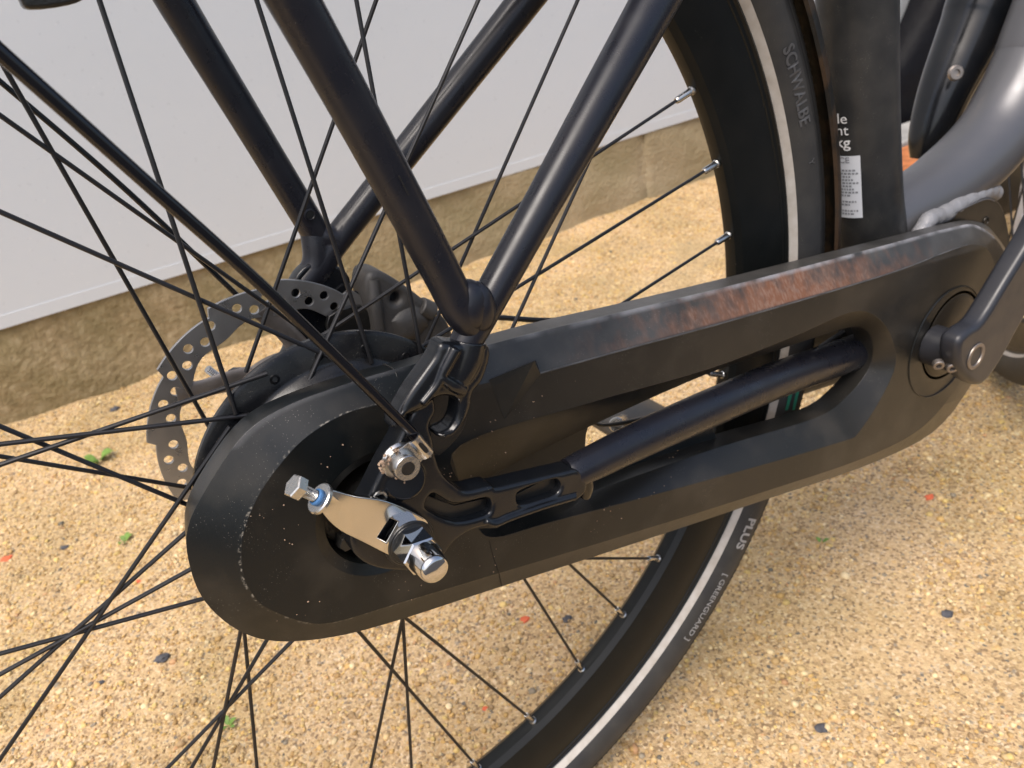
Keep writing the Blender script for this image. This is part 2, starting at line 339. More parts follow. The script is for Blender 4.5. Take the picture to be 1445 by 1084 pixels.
# ------------------------------------------------------------------ setting: ground, wall
far = MB(); far.add([(-40,-40,GZ-.006),(40,-40,GZ-.006),(40,40,GZ-.006),(-40,40,GZ-.006)], [(0,1,2,3)])
tag(obj('ground_beyond', far, M['ground'], smooth=False), kind='structure')
tm = MB(); tm.add([(-40,-40,GZ-.001),(40,-40,GZ-.001),(40,-.60,GZ-.001),(-40,-.60,GZ-.001)], [(0,1,2,3)])  # added behind the camera, out of view, to darken reflections in the bike
tag(obj('unseen_dark_lane', tm, M['dark_reflection_ground'], smooth=False), kind='structure')
def relief(x, y):
    return (.0022*np.sin(9*x+3*y+1)+.0018*np.sin(-7*x+13*y+2)+.0012*np.sin(31*x+17*y)+.001*np.sin(23*x-41*y+.5))
nx, ny = 640, 300; gx = np.linspace(-.8, 2.9, nx); gy = np.linspace(-.42, 1.06, ny)
X, Y = np.meshgrid(gx, gy); Z = GZ-.004+relief(X, Y)+rng.normal(0, .0006, X.shape)
foot = np.clip((Y-.93)/.12, 0, 1); Z += .004*foot**2*(1+.6*np.sin(21*X)+.4*np.sin(47*X+1))
Z += .0  
edge = np.minimum(np.minimum(X+.8, 2.9-X), Y+.42); Z -= .004*np.clip(1-edge/.1, 0, 1)
me = bpy.data.meshes.new('ground'); n = nx*ny
me.vertices.add(n); me.vertices.foreach_set('co', np.c_[X.ravel(), Y.ravel(), Z.ravel()].ravel())
i = (np.arange(ny-1)[:,None]*nx+np.arange(nx-1)[None,:]).ravel(); q = np.c_[i, i+1, i+1+nx, i+nx].ravel()
me.loops.add(len(q)); me.loops.foreach_set('vertex_index', q); me.polygons.add(len(q)//4)
me.polygons.foreach_set('loop_start', np.arange(0, len(q), 4)); me.polygons.foreach_set('loop_total', np.full(len(q)//4, 4))
me.update(); me.validate(); tag(link('ground', me, M['ground'], sharp=0), kind='structure')
def ground_z(x, y):
    f = min(max((y-.93)/.12, 0), 1)
    return GZ-.004+float(relief(x, y))+.004*f*f*(1+.6*math.sin(21*x)+.4*math.sin(47*x+1))
# loose gravel: real stones in the part of the ground the photograph shows
def make_gravel(npb):
    phi = (1+5**.5)/2
    ico = np.array([(-1,phi,0),(1,phi,0),(-1,-phi,0),(1,-phi,0),(0,-1,phi),(0,1,phi),(0,-1,-phi),(0,1,-phi),(phi,0,-1),(phi,0,1),(-phi,0,-1),(-phi,0,1)])
    ico /= np.linalg.norm(ico[0])
    tri = np.array([(0,11,5),(0,5,1),(0,1,7),(0,7,10),(0,10,11),(1,5,9),(5,11,4),(11,10,2),(10,7,6),(7,1,8),(3,9,4),(3,4,2),(3,2,6),(3,6,8),(3,8,9),(4,9,5),(2,4,11),(6,2,10),(8,6,7),(9,8,1)])
    # denser where it is near the camera
    x = rng.uniform(-.75, 1.9, npb*2); y = rng.uniform(-.3, 1.045, npb*2)
    # keep only what can be seen: a wedge that widens from the camera's side towards the wall
    keep = (x > -.30-.12*(y+.3)) & (x < .62+1.35*np.clip(y+.15, 0, 2)+.1) 
    x, y = x[keep][:npb], y[keep][:npb]; n = len(x)
    s = np.clip(rng.lognormal(math.log(.00128), .36, n), .0006, .0036)
    big = rng.random(n) < .006; s[big] = rng.uniform(.0026, .0040, big.sum())
    yaw = rng.uniform(0, 2*np.pi, n); el = rng.uniform(.75, 1.35, (n,2)); fl = rng.uniform(.5, .9, n)
    V = ico[None]*rng.uniform(.78, 1.18, (n,12,1)); V[:,:,0] *= el[:,:1]; V[:,:,1] *= el[:,1:]; V[:,:,2] *= fl[:,None]
    V *= s[:,None,None]; c, sn = np.cos(yaw)[:,None], np.sin(yaw)[:,None]
    vx = V[:,:,0]*c-V[:,:,1]*sn; vy = V[:,:,0]*sn+V[:,:,1]*c
    f = np.clip((y-.93)/.12, 0, 1); z0 = GZ-.004+relief(x, y)+.004*f*f*(1+.6*np.sin(21*x)+.4*np.sin(47*x+1))
    W = np.stack([vx+x[:,None], vy+y[:,None], V[:,:,2]+(z0+s*fl*rng.uniform(.0,.5,n))[:,None]], -1).reshape(-1,3)
    T = (tri[None]+np.arange(n)[:,None,None]*12).reshape(-1)
    me = bpy.data.meshes.new('gravel'); me.vertices.add(len(W)); me.vertices.foreach_set('co', W.ravel())
    me.loops.add(len(T)); me.loops.foreach_set('vertex_index', T); me.polygons.add(len(T)//3)
    me.polygons.foreach_set('loop_start', np.arange(0, len(T), 3)); me.polygons.foreach_set('loop_total', np.full(len(T)//3, 3)); me.update()
    pal = np.array([(.50,.34,.17),(.60,.44,.25),(.42,.27,.12),(.66,.53,.35),(.55,.36,.15),(.36,.25,.15),(.66,.54,.38),(.34,.235,.13),(.28,.24,.20),(.15,.14,.13),(.48,.28,.16),(.62,.46,.20)])
    pal = np.minimum(pal*np.array((1.04,1.055,.97)), .8)
    pr = np.array([.17,.17,.13,.11,.12,.08,.035,.05,.022,.009,.02,.09]); pr /= pr.sum()
    ci = pal[rng.choice(len(pal), n, p=pr)]*rng.uniform(.8, 1.15, (n,1)); ca = np.c_[ci, np.ones(n)]
    at = me.color_attributes.new('tint', 'FLOAT_COLOR', 'POINT'); at.data.foreach_set('color', np.repeat(ca, 12, 0).ravel())
    return me
me = make_gravel(122000); tag(link('gravel', me, M['gravel'], sharp=0), kind='stuff')

wall = empty('wall', (0.6, 1.05, GZ))
tag(wall, 'smooth light grey painted wall on a rough brown concrete plinth behind the bicycle', 'wall')
# plinth: a gently uneven face
pw = MB(); NX, NZ = 260, 20; z0, z1 = GZ-.03, -.197
for jn in ((-3.0, 1.098, 'a'), (1.106, 4.2, 'b')):
    vs = []; fs = []
    for j in range(NZ+1):
        for k in range(NX+1):
            x = jn[0]+(jn[1]-jn[0])*k/NX; z = z0+(z1-z0)*j/NZ
            e = min(abs(x-1.098), abs(x-1.106))
            y = 1.05+.004*math.sin(5*x)+.002*math.sin(17*x+40*z)+random.uniform(-.0012,.0012)+.004*max(0, 1-e/.008)
            vs.append((x, y, z))
    W_ = NX+1
    for j in range(NZ):
        for k in range(NX): a = j*W_+k; fs.append((a, a+1, a+1+W_, a+W_))
    pw.add(vs, fs)
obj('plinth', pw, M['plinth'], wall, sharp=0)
jb = MB(); box(jb, 1.094, 1.110, 1.058, 1.07, z0, z1); obj('plinth_joint', jb, M['gear'], wall, smooth=False)
pb = MB(); box(pb, -3, 4.2, 1.045, 1.2, -.1985, 2.6)
o = obj('wall_panel', pb, M['panel'], wall, smooth=False)
bv = o.modifiers.new('bevel', 'BEVEL'); bv.width = .004; bv.segments = 3
# drip lip along the panel foot
lp = MB(); box(lp, -3, 4.2, 1.0440, 1.0449, -.1985, -.178); o = obj('bottom_lip', lp, M['panel'], wall, smooth=False)
bv = o.modifiers.new('bevel', 'BEVEL'); bv.width = .0004; bv.segments = 3
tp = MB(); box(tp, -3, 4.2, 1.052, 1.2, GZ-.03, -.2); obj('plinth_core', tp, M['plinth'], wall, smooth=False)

# ------------------------------------------------------------------ the bicycle
bike = empty('bicycle', (0, 0, GZ))
tag(bike, 'black city bicycle with enclosed chain case, disc brake and grey metallic frame', 'bicycle')

def tyre_profile(R=.349, w_=.0205, c=.3282):
    pr = []; 
    for k in range(-16, 17):
        t = k/16*math.radians(147); pr.append((w_*math.sin(t), c+w_*math.cos(t)))
    return pr
def wheel_parts(parent, c, steer, spokes=None, textured=True):
    t = MB(); wheel_lathe(t, tyre_profile(), c, 360, steer); ty = obj('tyre', t, M['rubber'], parent, sharp=60)
    s = MB(); a0, a1 = math.radians(129), math.radians(144)
    for sg in (-1, 1):
        pr = [(sg*(.0208*math.sin(a0+(a1-a0)*k/4)), .3282+.0208*math.cos(a0+(a1-a0)*k/4)) for k in range(5)]
        if sg > 0: pr = pr[::-1]
        wheel_lathe(s, pr, c, 360, steer)
    obj('reflective_stripe', s, M['stripe'], parent, sharp=0)
    r = MB(); pf = [(0,.2722),(-.004,.2730),(-.0075,.2760),(-.0105,.284),(-.0118,.292),(-.0122,.297),(-.0122,.3050),(-.0128,.3056),(-.0128,.3062),(-.0116,.3066),(-.0120,.3085),(-.0132,.3098),(-.0120,.3120)]
    wheel_lathe(r, [(y*-1, rr) for y, rr in pf[::-1]]+pf[1:], c, 360, steer); obj('rim', r, M['rim'], parent, sharp=28)
rear = empty('rear_wheel', (0, 0, .349)); rear.parent = bike; rear.location = (0, 0, .349)
wheel_parts(rear, (0,0,0), 0)
SPK = [
(0.2468,0.1202,(0.01728,0.02000,0.05008)),
(0.2638,0.0758,(0.03696,-0.02000,0.04220)),
(0.2729,0.0298,(0.05892,-0.02200,0.00608)),
(0.1912,0.1970,(0.06904,0.02000,0.02516)),
(0.0650,0.2667,(0.04722,-0.02500,0.03803)),
(0.1555,0.2262,(-0.00559,-0.02600,0.05244)),
(0.1140,0.2497,(-0.02175,0.02000,0.04603)),
(0.0181,0.2739,(0.02332,-0.02600,0.04909)),
(-0.0303,0.2728,(-0.03813,-0.02600,0.05027)),
(-0.0777,0.2633,(-0.04482,0.02000,0.02292)),
(-0.1243,0.2448,(0.01625,0.02000,0.04625)),
(-0.1642,0.2200,(0.01695,-0.02600,0.04845)),
(-0.2546,0.1025,(-0.03329,-0.02600,0.04742)),
(-0.2682,0.0583,(-0.02125,-0.02600,0.06230)),
(-0.2054,0.1821,(-0.05963,-0.02200,0.00632)),
(-0.2338,0.1439,(-0.06013,0.02000,-0.00158)),
(-0.2418,-0.1299,(-0.04190,-0.02600,0.04579)),
(-0.2604,-0.0869,(-0.05916,-0.02200,0.01066)),
(-0.2705,-0.0468,(-0.05895,-0.02200,-0.01143)),
(-0.2745,0.0032,(-0.04646,-0.02200,-0.03784)),
(-0.1469,-0.2319,(-0.05322,-0.02200,-0.02767)),
(-0.1056,-0.2534,(-0.05588,0.00000,-0.03304)),
(-0.1823,-0.2052,(-0.03666,-0.02200,-0.04749)),
(-0.2123,-0.1740,(-0.01084,-0.02200,-0.05856)),
(-0.0554,-0.2688,(0.02730,-0.02200,-0.05334)),
(-0.0139,-0.2741,(0.01409,-0.02200,-0.05779)),
(0.0355,-0.2722,(-0.02836,-0.02200,-0.05270)),
(0.0818,-0.2620,(-0.01051,-0.02200,-0.05877)),
(0.1256,-0.2441,(0.05363,-0.02200,-0.02668)),
(0.1658,-0.2187,(0.05604,-0.02200,-0.02086)),
(0.2010,-0.1870,(0.01059,-0.02200,-0.05899)),
(0.2221,0.1613,(0.05025,-0.02200,-0.02237)),
(0.2276,-0.1535,(0.04943,0.02000,0.02411)),
(0.2508,-0.1116,(0.00575,-0.02200,-0.05470)),
(0.2663,-0.0664,(0.03821,0.02000,0.03956)),
(0.2738,-0.0191,(0.02411,0.02000,-0.04943))]
for (rx, rz, h) in SPK:
    a = np.array(h); b = np.array((rx, 0, rz)); d = (b-a)/np.linalg.norm(b-a)
    s = MB(); tube(s, [(*a, .00108), (*(a+d*.012), .00102), (*(b-d*.012), .00092)], seg=10, sub=1); obj('spoke', s, M['spoke'], rear)
    q = MB(); p0 = b-d*.014; lathe(q, [(0,0),(0,.0015),(.0008,.0019),(.0015,.0020),(.0105,.0020),(.0112,.0026),(.015,.0026)], p0, d, 12)
    obj('nipple', q, M['steel'], rear)
# tread sipes of the tyre near shoulder
tr = MB()
for k in range(420):
    a = 2*math.pi*k/420
    for (t0, t1) in ((math.radians(18), math.radians(34)), (math.radians(44), math.radians(56))):
        for sg in (-1,):
            vs = []
            for (t, da) in ((t0, 0), (t1, .006), (t1, .0105), (t0, .0045)):
                rr = .3282+.0209*math.cos(t); vs.append((rr*math.cos(a+da), sg*.0209*math.sin(t), rr*math.sin(a+da)))
            tr.add(vs, [(0,1,2,3)])
for k in range(760):
    a = math.radians(-8+44*k/760); vs = []
    for (t, da) in ((math.radians(66), 0), (math.radians(80), 0), (math.radians(80), .00052), (math.radians(66), .00052)):
        rr = .3282+.0207*math.cos(t); vs.append((rr*math.cos(a+da), -.0207*math.sin(t), rr*math.sin(a+da)))
    tr.add(vs, [(0,1,2,3)])
obj('tread_block', tr, M['rubber'], rear, smooth=False)['kind'] = 'stuff'
gr = MB()
for tdeg in (14, 40, 64, 72):
    t = math.radians(tdeg); pr = [(-.02065*math.sin(t+e), .3282+.02065*math.cos(t+e)) for e in (-.025, .025)]; wheel_lathe(gr, pr, seg=300)
obj('tread_groove', gr, M['dark'], rear, sharp=0)
# lettering on the tyre wall: text bent round the wheel
def wheel_text(s, ang, size, theta, m, flipdir=1, name='tyre_lettering', bold=0, spread=1.0, lift=.0003):
    """ang: where the middle of the word stands; reads along the rim"""
    me = text_mesh(s, size, .00012, bold); vs = [v.co.copy() for v in me.vertices]
    xs = [v.x for v in vs]; mx = (min(xs)+max(xs))/2
    for v in me.vertices:
        u = (v.co.x-mx)*spread; hh = v.co.y-size*.35; a = math.radians(ang)+flipdir*u/.325
        t = math.radians(theta)-hh/.0205
        rad = .0205+lift+v.co.z; v.co = ((.3282+rad*math.cos(t))*math.cos(a), -rad*math.sin(t), (.3282+rad*math.cos(t))*math.sin(a))
    return link(name, me, m, rear, smooth=False)
wheel_text('SCHWALBE', 20.0, .0105, 99, M['emboss'], -1, spread=.90, bold=.0002)
wheel_text('Y', 11.5, .0060, 97, M['emboss'], -1)
wheel_text('PLUS', -35.5, .0100, 98, M['greyprint'], -1, bold=.00025, spread=1.15)
wheel_text('[ GREENGUARD ]', -46.2, .0066, 98, M['greyprint'], -1, spread=1.10)
gp = MB(); vs = []
for a in (-14.6, -18.6):
    for t in (88, 112):
        rr = .3282+.0208*math.cos(math.radians(t)); vs.append((rr*math.cos(math.radians(a)), -.0208*math.sin(math.radians(t)), rr*math.sin(math.radians(a))))
gp.add(vs, [(0,1,3,2)]); obj('green_mark', gp, M['green'], rear, smooth=False)
wheel_text('TYRE', -6.8, .0088, 97, M['greyprint'], -1, bold=.0002)

# hub shell with two flanges
hs = MB(); pf = [(.050,.0),(.050,.026),(.044,.028),(.030,.030),(.0275,.044),(.0265,.0465),(.0225,.0465),(.021,.044),(.018,.040),(.008,.040),(-.008,.040),(-.0165,.046),(-.0185,.0655),(-.0200,.0680),(-.0228,.0682),(-.0240,.0665),(-.0240,.0565),(-.0250,.0545),(-.0285,.0525),(-.0315,.0495),(-.033,.046),(-.034,.020)]
wheel_lathe(hs, pf, seg=160); obj('hub_shell', hs, M['hub'], rear, sharp=40)
for k in range(18):
    a = math.radians(20*k+8); q = MB(); c = (.0605*math.cos(a), -.0238, .0605*math.sin(a))
    lathe(q, [(0,.0024),(.0003,.0022),(.0004,.0012),(.0000,.0010),(0,0)], c, (0,-1,0), 12); obj('spoke_eyelet', q, M['hub'], rear)
# brake rotor
def rotor_outline():
    o = []
    for k in range(360):
        th = k; ph = ((th-51) % 30)/30; r = .0690+.0042*ph**.8
        if ph > .93: r = .0690+.0042*(1-(ph-.93)/.07)
        o.append((r*math.cos(math.radians(th)), r*math.sin(math.radians(th))))
    return o
def rotor_inner():
    return [((.0560+.0012*math.sin(math.radians(6*t)*2))*math.cos(math.radians(t)), (.0560+.0012*math.sin(math.radians(6*t)*2))*math.sin(math.radians(t))) for t in range(0, 360, 2)]
holes = []
for k in range(54):
    if k % 9 == 8: continue
    a = math.radians(52.7+6.667*k); r = .0613 if k % 2 == 0 else .0655
    holes.append(circ(r*math.cos(a), r*math.sin(a), .0023, 16))
plate('disc_rotor', rotor_outline(), [rotor_inner()]+holes, .0540, .0560, M['rotor'], rear, bev=.00025, res=1)
sp = MB()
for k in range(6):
    a = math.radians(60*k+20)
    pts = [(r*math.cos(a+b), .0552, r*math.sin(a+b)) for r, b in ((.030,-.35),(.040,-.12),(.050,.05),(.060,.14))]
    tube(sp, [(*p, w_) for p, w_ in zip(pts, (.0075,.0055,.0050,.0070))], seg=12, sub=5, flat=.22)
obj('rotor_spider', sp, M['rotor_in'], rear)
rc = MB(); wheel_lathe(rc, [(.0535,.018),(.0535,.034),(.057,.034),(.057,.018)], seg=64); obj('rotor_carrier', rc, M['rotor_in'], rear)
for k in range(6):
    a = math.radians(60*k+15); q = MB(); hexprism(q, (.027*math.cos(a), .0535, .027*math.sin(a)), (0,-1,0), .003, .0035, hole=.0016); obj('rotor_bolt', q, M['steel'], rear)

# ---- chain case
O1 = [(0.02652,0.05519), (0.00419,0.05738), (-0.02210,0.05821), (-0.04045,0.05391), (-0.05853,0.04013), (-0.07204,0.02533), (-0.07674,0.00856), (-0.07666,-0.01019), (-0.06975,-0.03026), (-0.05721,-0.04562), (-0.03424,-0.05897), (-0.00418,-0.06902), (0.05122,-0.08281), (0.13208,-0.10316), (0.24069,-0.12947), (0.36609,-0.15855), (0.44327,-0.16215), (0.49410,-0.12209), (0.51310,-0.08711), (0.50614,-0.05898), (0.48484,-0.03051), (0.45267,-0.00756), (0.42204,0.00038), (0.34391,0.01061), (0.22566,0.02640), (0.14510,0.03841), (0.09921,0.04549), (0.07260,0.04910), (0.04437,0.05280)]
I1 = [(0.01993,0.04560), (-0.00149,0.04999), (-0.01984,0.04749), (-0.03341,0.04047), (-0.04611,0.03016), (-0.05609,0.01588), (-0.06030,0.00027), (-0.05956,-0.01074), (-0.05657,-0.01968), (-0.04538,-0.03476), (-0.03306,-0.04347), (-0.00441,-0.05124), (0.04857,-0.06540), (0.12611,-0.08590), (0.23050,-0.11237), (0.34709,-0.13876), (0.41414,-0.13878), (0.46240,-0.10066), (0.47934,-0.07268), (0.46665,-0.04123), (0.44952,-0.02034), (0.42634,-0.01125), (0.40256,-0.00879), (0.34061,-0.00414), (0.21599,0.01202), (0.13621,0.02391), (0.08880,0.03110), (0.06117,0.03707), (0.03919,0.04142)]
OB = [(0.03119,0.05060), (0.00996,0.05361), (-0.01962,0.05514), (-0.03838,0.05202), (-0.05648,0.03924), (-0.06936,0.02493), (-0.07399,0.00747), (-0.07440,-0.01545), (-0.06739,-0.03730), (-0.05381,-0.05433), (-0.03027,-0.06811), (0.00137,-0.07840), (0.05965,-0.09241), (0.14461,-0.11308), (0.25856,-0.14033), (0.39006,-0.17049), (0.47118,-0.17524), (0.52672,-0.13401), (0.54589,-0.09093), (0.53846,-0.06467), (0.50252,-0.02840), (0.47607,-0.01381), (0.44174,-0.00545), (0.36196,0.00589), (0.23998,0.02262), (0.15725,0.03456), (0.10835,0.04233), (0.08049,0.04592), (0.05151,0.04899)]
H1 = [(0.04209,0.01341), (0.11134,0.00432), (0.19197,-0.00927), (0.25879,-0.01511), (0.30885,-0.01788), (0.33356,-0.02913), (0.35269,-0.05107), (0.35886,-0.07911), (0.32882,-0.11051), (0.30298,-0.10959), (0.17843,-0.07802), (0.08312,-0.05225), (0.05070,-0.04377), (0.04173,-0.03182), (0.03849,-0.00876)]
H2 = [(0.04744,-0.01940), (0.11551,-0.01723), (0.20271,-0.02038), (0.26631,-0.02858), (0.32189,-0.03656), (0.34160,-0.04538), (0.35066,-0.06119), (0.34739,-0.07691), (0.32685,-0.08892), (0.29549,-0.09141), (0.20815,-0.07284), (0.11837,-0.05721), (0.06949,-0.04855), (0.05373,-0.04208), (0.04685,-0.03092)]
def lerp_loop(a, b, t): return [(p[0]*(1-t)+q_[0]*t, p[1]*(1-t)+q_[1]*t) for p, q_ in zip(a, b)]
def case_loops():
    bm = bmesh.new(); F = 5
    def ring(lp, y): return [bm.verts.new((p[0], y, p[1])) for p in lp]
    def strip(a, b, flip=False):
        for k in range(len(a)):
            f = (a[k], a[(k+1) % len(a)], b[(k+1) % len(a)], b[k]); bm.faces.new(f[::-1] if flip else f)
    o1, i1, ob = sm(O1, F), sm(I1, F), sm(OB, F); h1, h2 = sm(H1, F), sm(H2, F)
    A = ring(ob, -.036); B = ring(o1, -.052); Cc = ring(i1, -.061); strip(A, B); strip(B, Cc)
    D = ring(h1, -.061); E = ring(h2, -.050); Ff = ring(h2, -.036); strip(D, E, True); strip(E, Ff, True)
    G = ring(circ(.001, -.002, .0305, 60), -.061); H = ring(circ(.001, -.002, .0258, 60), -.0588); K = ring(circ(.001,-.002,.0250,60), -.036)
    strip(G, H, True); strip(H, K, True)
    bm.edges.ensure_lookup_table()
    for rings in ((Cc, D, G), (A, Ff, K)):
        es = []
        for r in rings:
            for k in range(len(r)): es.append(bm.edges.get((r[k], r[(k+1) % len(r)])))
        bmesh.ops.triangle_fill(bm, use_beauty=True, use_dissolve=False, edges=es)
    bmesh.ops.recalc_face_normals(bm, faces=bm.faces)
    me = bpy.data.meshes.new('chain_case'); bm.to_mesh(me); bm.free(); return me
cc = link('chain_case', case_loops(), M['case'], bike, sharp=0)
bv = cc.modifiers.new('bevel', 'BEVEL'); bv.width = .0005; bv.segments = 2; bv.limit_method = 'ANGLE'; bv.angle_limit = math.radians(14)
wn = cc.modifiers.new('wn', 'WEIGHTED_NORMAL'); wn.keep_sharp = False; wn.weight = 80
def line_part(name, pts, r, m, parent): 
    q = MB(); tube(q, [(*p, r) for p in pts], seg=8, sub=6); return obj(name, q, m, parent)
line_part('seam', [(0.02283,-0.04200,0.05472), (0.02362,-0.05170,0.05491), (0.02192,-0.05650,0.04902), (0.02063,-0.06070,0.04517)], .00042, M['dark'], cc)
line_part('seam', [(0.04685,-0.06080,-0.04344), (0.04747,-0.06100,-0.05518), (0.04869,-0.06090,-0.06508), (0.05248,-0.05300,-0.08192)], .00036, M['dark'], cc)
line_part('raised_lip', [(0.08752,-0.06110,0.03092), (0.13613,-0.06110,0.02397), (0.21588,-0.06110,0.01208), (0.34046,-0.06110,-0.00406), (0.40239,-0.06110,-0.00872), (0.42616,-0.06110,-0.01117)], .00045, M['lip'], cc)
# notch wedge at the rear end of the bevel
wd = MB(); a_, b_, c_, d_ = (0.08911,-0.05700,0.03576), (0.08778,-0.06120,0.03049), (0.06564,-0.06120,0.01614), (0.06140,-0.06100,0.03840)
wd.add([a_, b_, c_, d_, (0.08401,-0.06350,0.03939), (0.06411,-0.06140,0.03421)], [(4,1,2),(4,2,5),(5,2,3),(0,1,4),(0,4,5,3)])
obj('notch_wedge', wd, M['plastic'], cc, smooth=False)
dc = MB(); rr_ = random.Random(9)
for k, (cx_, cz_) in enumerate([(0.03436,-0.00650), (0.03872,-0.01276), (0.03262,0.00295), (0.05747,-0.00438), (0.08499,0.01971), (-0.01295,0.03561), (-0.04156,0.00838), (0.04763,-0.06057), (0.10808,-0.07023), (0.12770,-0.06676), (0.15273,-0.06805), (-0.04202,-0.02583), (0.19627,-0.04188), (0.05742,0.01686), (0.01564,0.03594), (-0.04303,0.02346), (-0.00255,-0.04277), (0.16921,-0.05256)]):
    for _ in range(5): blob(dc, (cx_+rr_.gauss(0,.006), -.0613, cz_+rr_.gauss(0,.004)), rr_.uniform(.00012,.0004), 1, .3, k)
obj('dirt_crumb', dc, M['dirt'], cc)['kind'] = 'stuff'
plate('inner_guard', [(0.03638,-0.00364), (0.07268,-0.00048), (0.13779,-0.01071), (0.12714,-0.02091), (0.12334,-0.02896), (0.12047,-0.04494), (0.15836,-0.05866), (0.21358,-0.06281), (0.22254,-0.08760), (0.10535,-0.08032), (0.03791,-0.05401)], [], -.0400, -.0365, M['plastic'], cc, bev=.0004)
# inner sprocket dust ring and greasy axle parts seen through the opening
q = MB(); wheel_lathe(q, [(-.040,.0268),(-.046,.0248),(-.051,.0225),(-.0475,.0195),(-.044,.017),(-.042,.005)], seg=96); obj('grease_ring', q, M['grease'], bike, sharp=0)
q = MB(); cyl(q, (0,-.040,0), (0,-.066,0), .0155, 32); obj('axle_spacer', q, M['gear'], bike)
q = MB(); hexprism(q, (-0.01693,-0.05000,-0.01157), (0,-1,0), .007, .0042); obj('cable_pinch_bolt', q, M['gear'], bike)
q = MB(); cyl(q, (-0.01715,-0.05800,-0.00607), (-0.01716,-0.06150,-0.00427), .0017, 16); obj('cable_end', q, M['steel'], bike)
# crank disc in the front of the case
q = MB(); lathe(q, [(0,.0405),(.0004,.0400),(-.0022,.0385),(-.0026,.036),(-.0026,.0)], (.4155,-.0613,-.0790), (0,-1,0), 72); obj('crank_recess', q, M['plastic'], cc)
q = MB(); lathe(q, [(-.0006,.0310),(.0009,.0300),(.0016,.0285),(.0016,.0)], (.4215,-.0600,-.0760), (0,-1,0), 64); obj('crank_disc', q, M['bronze'], cc)
q = MB(); lathe(q, [(0,.0302),(.0009,.0302),(.0009,.0322),(0,.0322)], (.4215,-.0601,-.0760), (0,-1,0), 64, a0=0, a1=2*math.pi); obj('disc_groove', q, M['dark'], cc)

# ---- frame tubes
def frame_tube(name, pts, m=None, seg=32, parent=bike, e0=0, e1=0, **k):
    pts = [tuple(p) for p in pts]
    if e0: a, b = np.array(pts[0]), np.array(pts[1]); d = (a-b)[:3]; pts = [tuple(a[:3]+d/np.linalg.norm(d)*e0)+(float(a[3]),)]+pts
    if e1: a, b = np.array(pts[-1]), np.array(pts[-2]); d = (a-b)[:3]; pts = pts+[tuple(a[:3]+d/np.linalg.norm(d)*e1)+(float(a[3]),)]
    q = MB(); tube(q, pts, seg=seg, sub=8, **k); return obj(name, q, m or M['frame'], parent)
seat_r = frame_tube('seat_stay', [(0.03772,-0.08000,0.06313,0.00554), (0.04730,-0.08000,0.07248,0.00663), (0.06226,-0.07900,0.08658,0.00706), (0.08811,-0.07600,0.10958,0.00753), (0.12698,-0.06800,0.14052,0.00886), (0.16969,-0.05800,0.17362,0.01001), (0.21843,-0.04500,0.21144,0.01131)], e1=.25)
rack_r = frame_tube('rack_stay', [(0.04763,-0.08200,0.07361,0.00412), (0.04378,-0.08200,0.08343,0.00673), (0.03814,-0.08200,0.10388,0.00724), (0.01919,-0.08500,0.16104,0.00743), (0.00690,-0.08700,0.19666,0.00766), (-0.00377,-0.09000,0.22766,0.00814)], e1=.13)
seat_l = frame_tube('seat_stay', [(0.02845,0.06600,0.06174,0.00822), (0.04453,0.06600,0.07371,0.00749), (0.07362,0.06600,0.09450,0.00772), (0.13251,0.06200,0.13781,0.00831), (0.18115,0.05600,0.17525,0.00902), (0.23089,0.04800,0.21522,0.00968)], e1=.25)
rack_l = frame_tube('rack_stay', [(0.04465,0.06800,0.07123,0.00641), (0.04184,0.06800,0.08466,0.00740), (0.02604,0.07000,0.13971,0.00770), (0.00834,0.07200,0.20105,0.00825), (-0.00032,0.07400,0.23978,0.00879)], e1=.15)
chain_r = frame_tube('chain_stay', [(0.08498,-0.07700,-0.01522,0.00692), (0.09397,-0.07700,-0.01648,0.00817), (0.13354,-0.07000,-0.02324,0.00943), (0.19227,-0.06000,-0.03463,0.01052), (0.26318,-0.04800,-0.04982,0.01120), (0.33978,-0.03600,-0.06869,0.01188), (0.43508,-0.02600,-0.08897,0.01316)])
chain_l = frame_tube('chain_stay', [(0.04343,0.07000,-0.03542,0.00592), (0.12940,0.06600,-0.04847,0.00641), (0.25417,0.05000,-0.05785)+(.0085,), (0.39331,0.03000,-0.06843)+(.009,)])
q = MB(); blob(q, (0.05112,-0.08350,0.08333), .0085, 3, .02, 1, (.75,.75,1.25)); obj('weld_boss', q, M['frame'], seat_r)
q = MB(); blob(q, (0.04795,-0.08300,0.08519), .0088, 3, .03, 4, (.85,.8,1.15)); obj('weld_fillet', q, M['frame'], seat_r)
q = MB(); tube(q, [(0.04111,0.06900,0.08929,0.00700), (0.04008,0.06700,0.07957,0.00742), (0.03713,0.06600,0.07009,0.00746), (0.02938,0.06600,0.06223,0.00747)], seg=28, sub=6)
tube(q, [(0.05311,0.06600,0.07858,0.00714), (0.04666,0.06600,0.08169,0.00669), (0.04160,0.06900,0.08530,0.00667)], seg=28, sub=6)
tube(q, [(0.06843,0.06700,0.09190,0.00659), (0.05123,0.06600,0.07914,0.00731), (0.03801,0.06600,0.06742,0.00787), (0.02643,0.06600,0.06161,0.00783)], seg=28, sub=6)
jl = obj('forged_joint', q, M['frame'], seat_l)
rm = jl.modifiers.new('forge', 'REMESH'); rm.mode = 'VOXEL'; rm.voxel_size = .0007; rm.use_smooth_shade = True
sm2 = jl.modifiers.new('soften', 'SMOOTH'); sm2.iterations = 10; sm2.factor = .5
q = MB(); lathe(q, [(0,.0030),(.0008,.0030),(.0010,.0024),(.0005,.0020)], (0.03887,0.06020,0.09722), (0,-1,0), 20); rh = obj('mount_ring', q, M['frame'], rack_l)
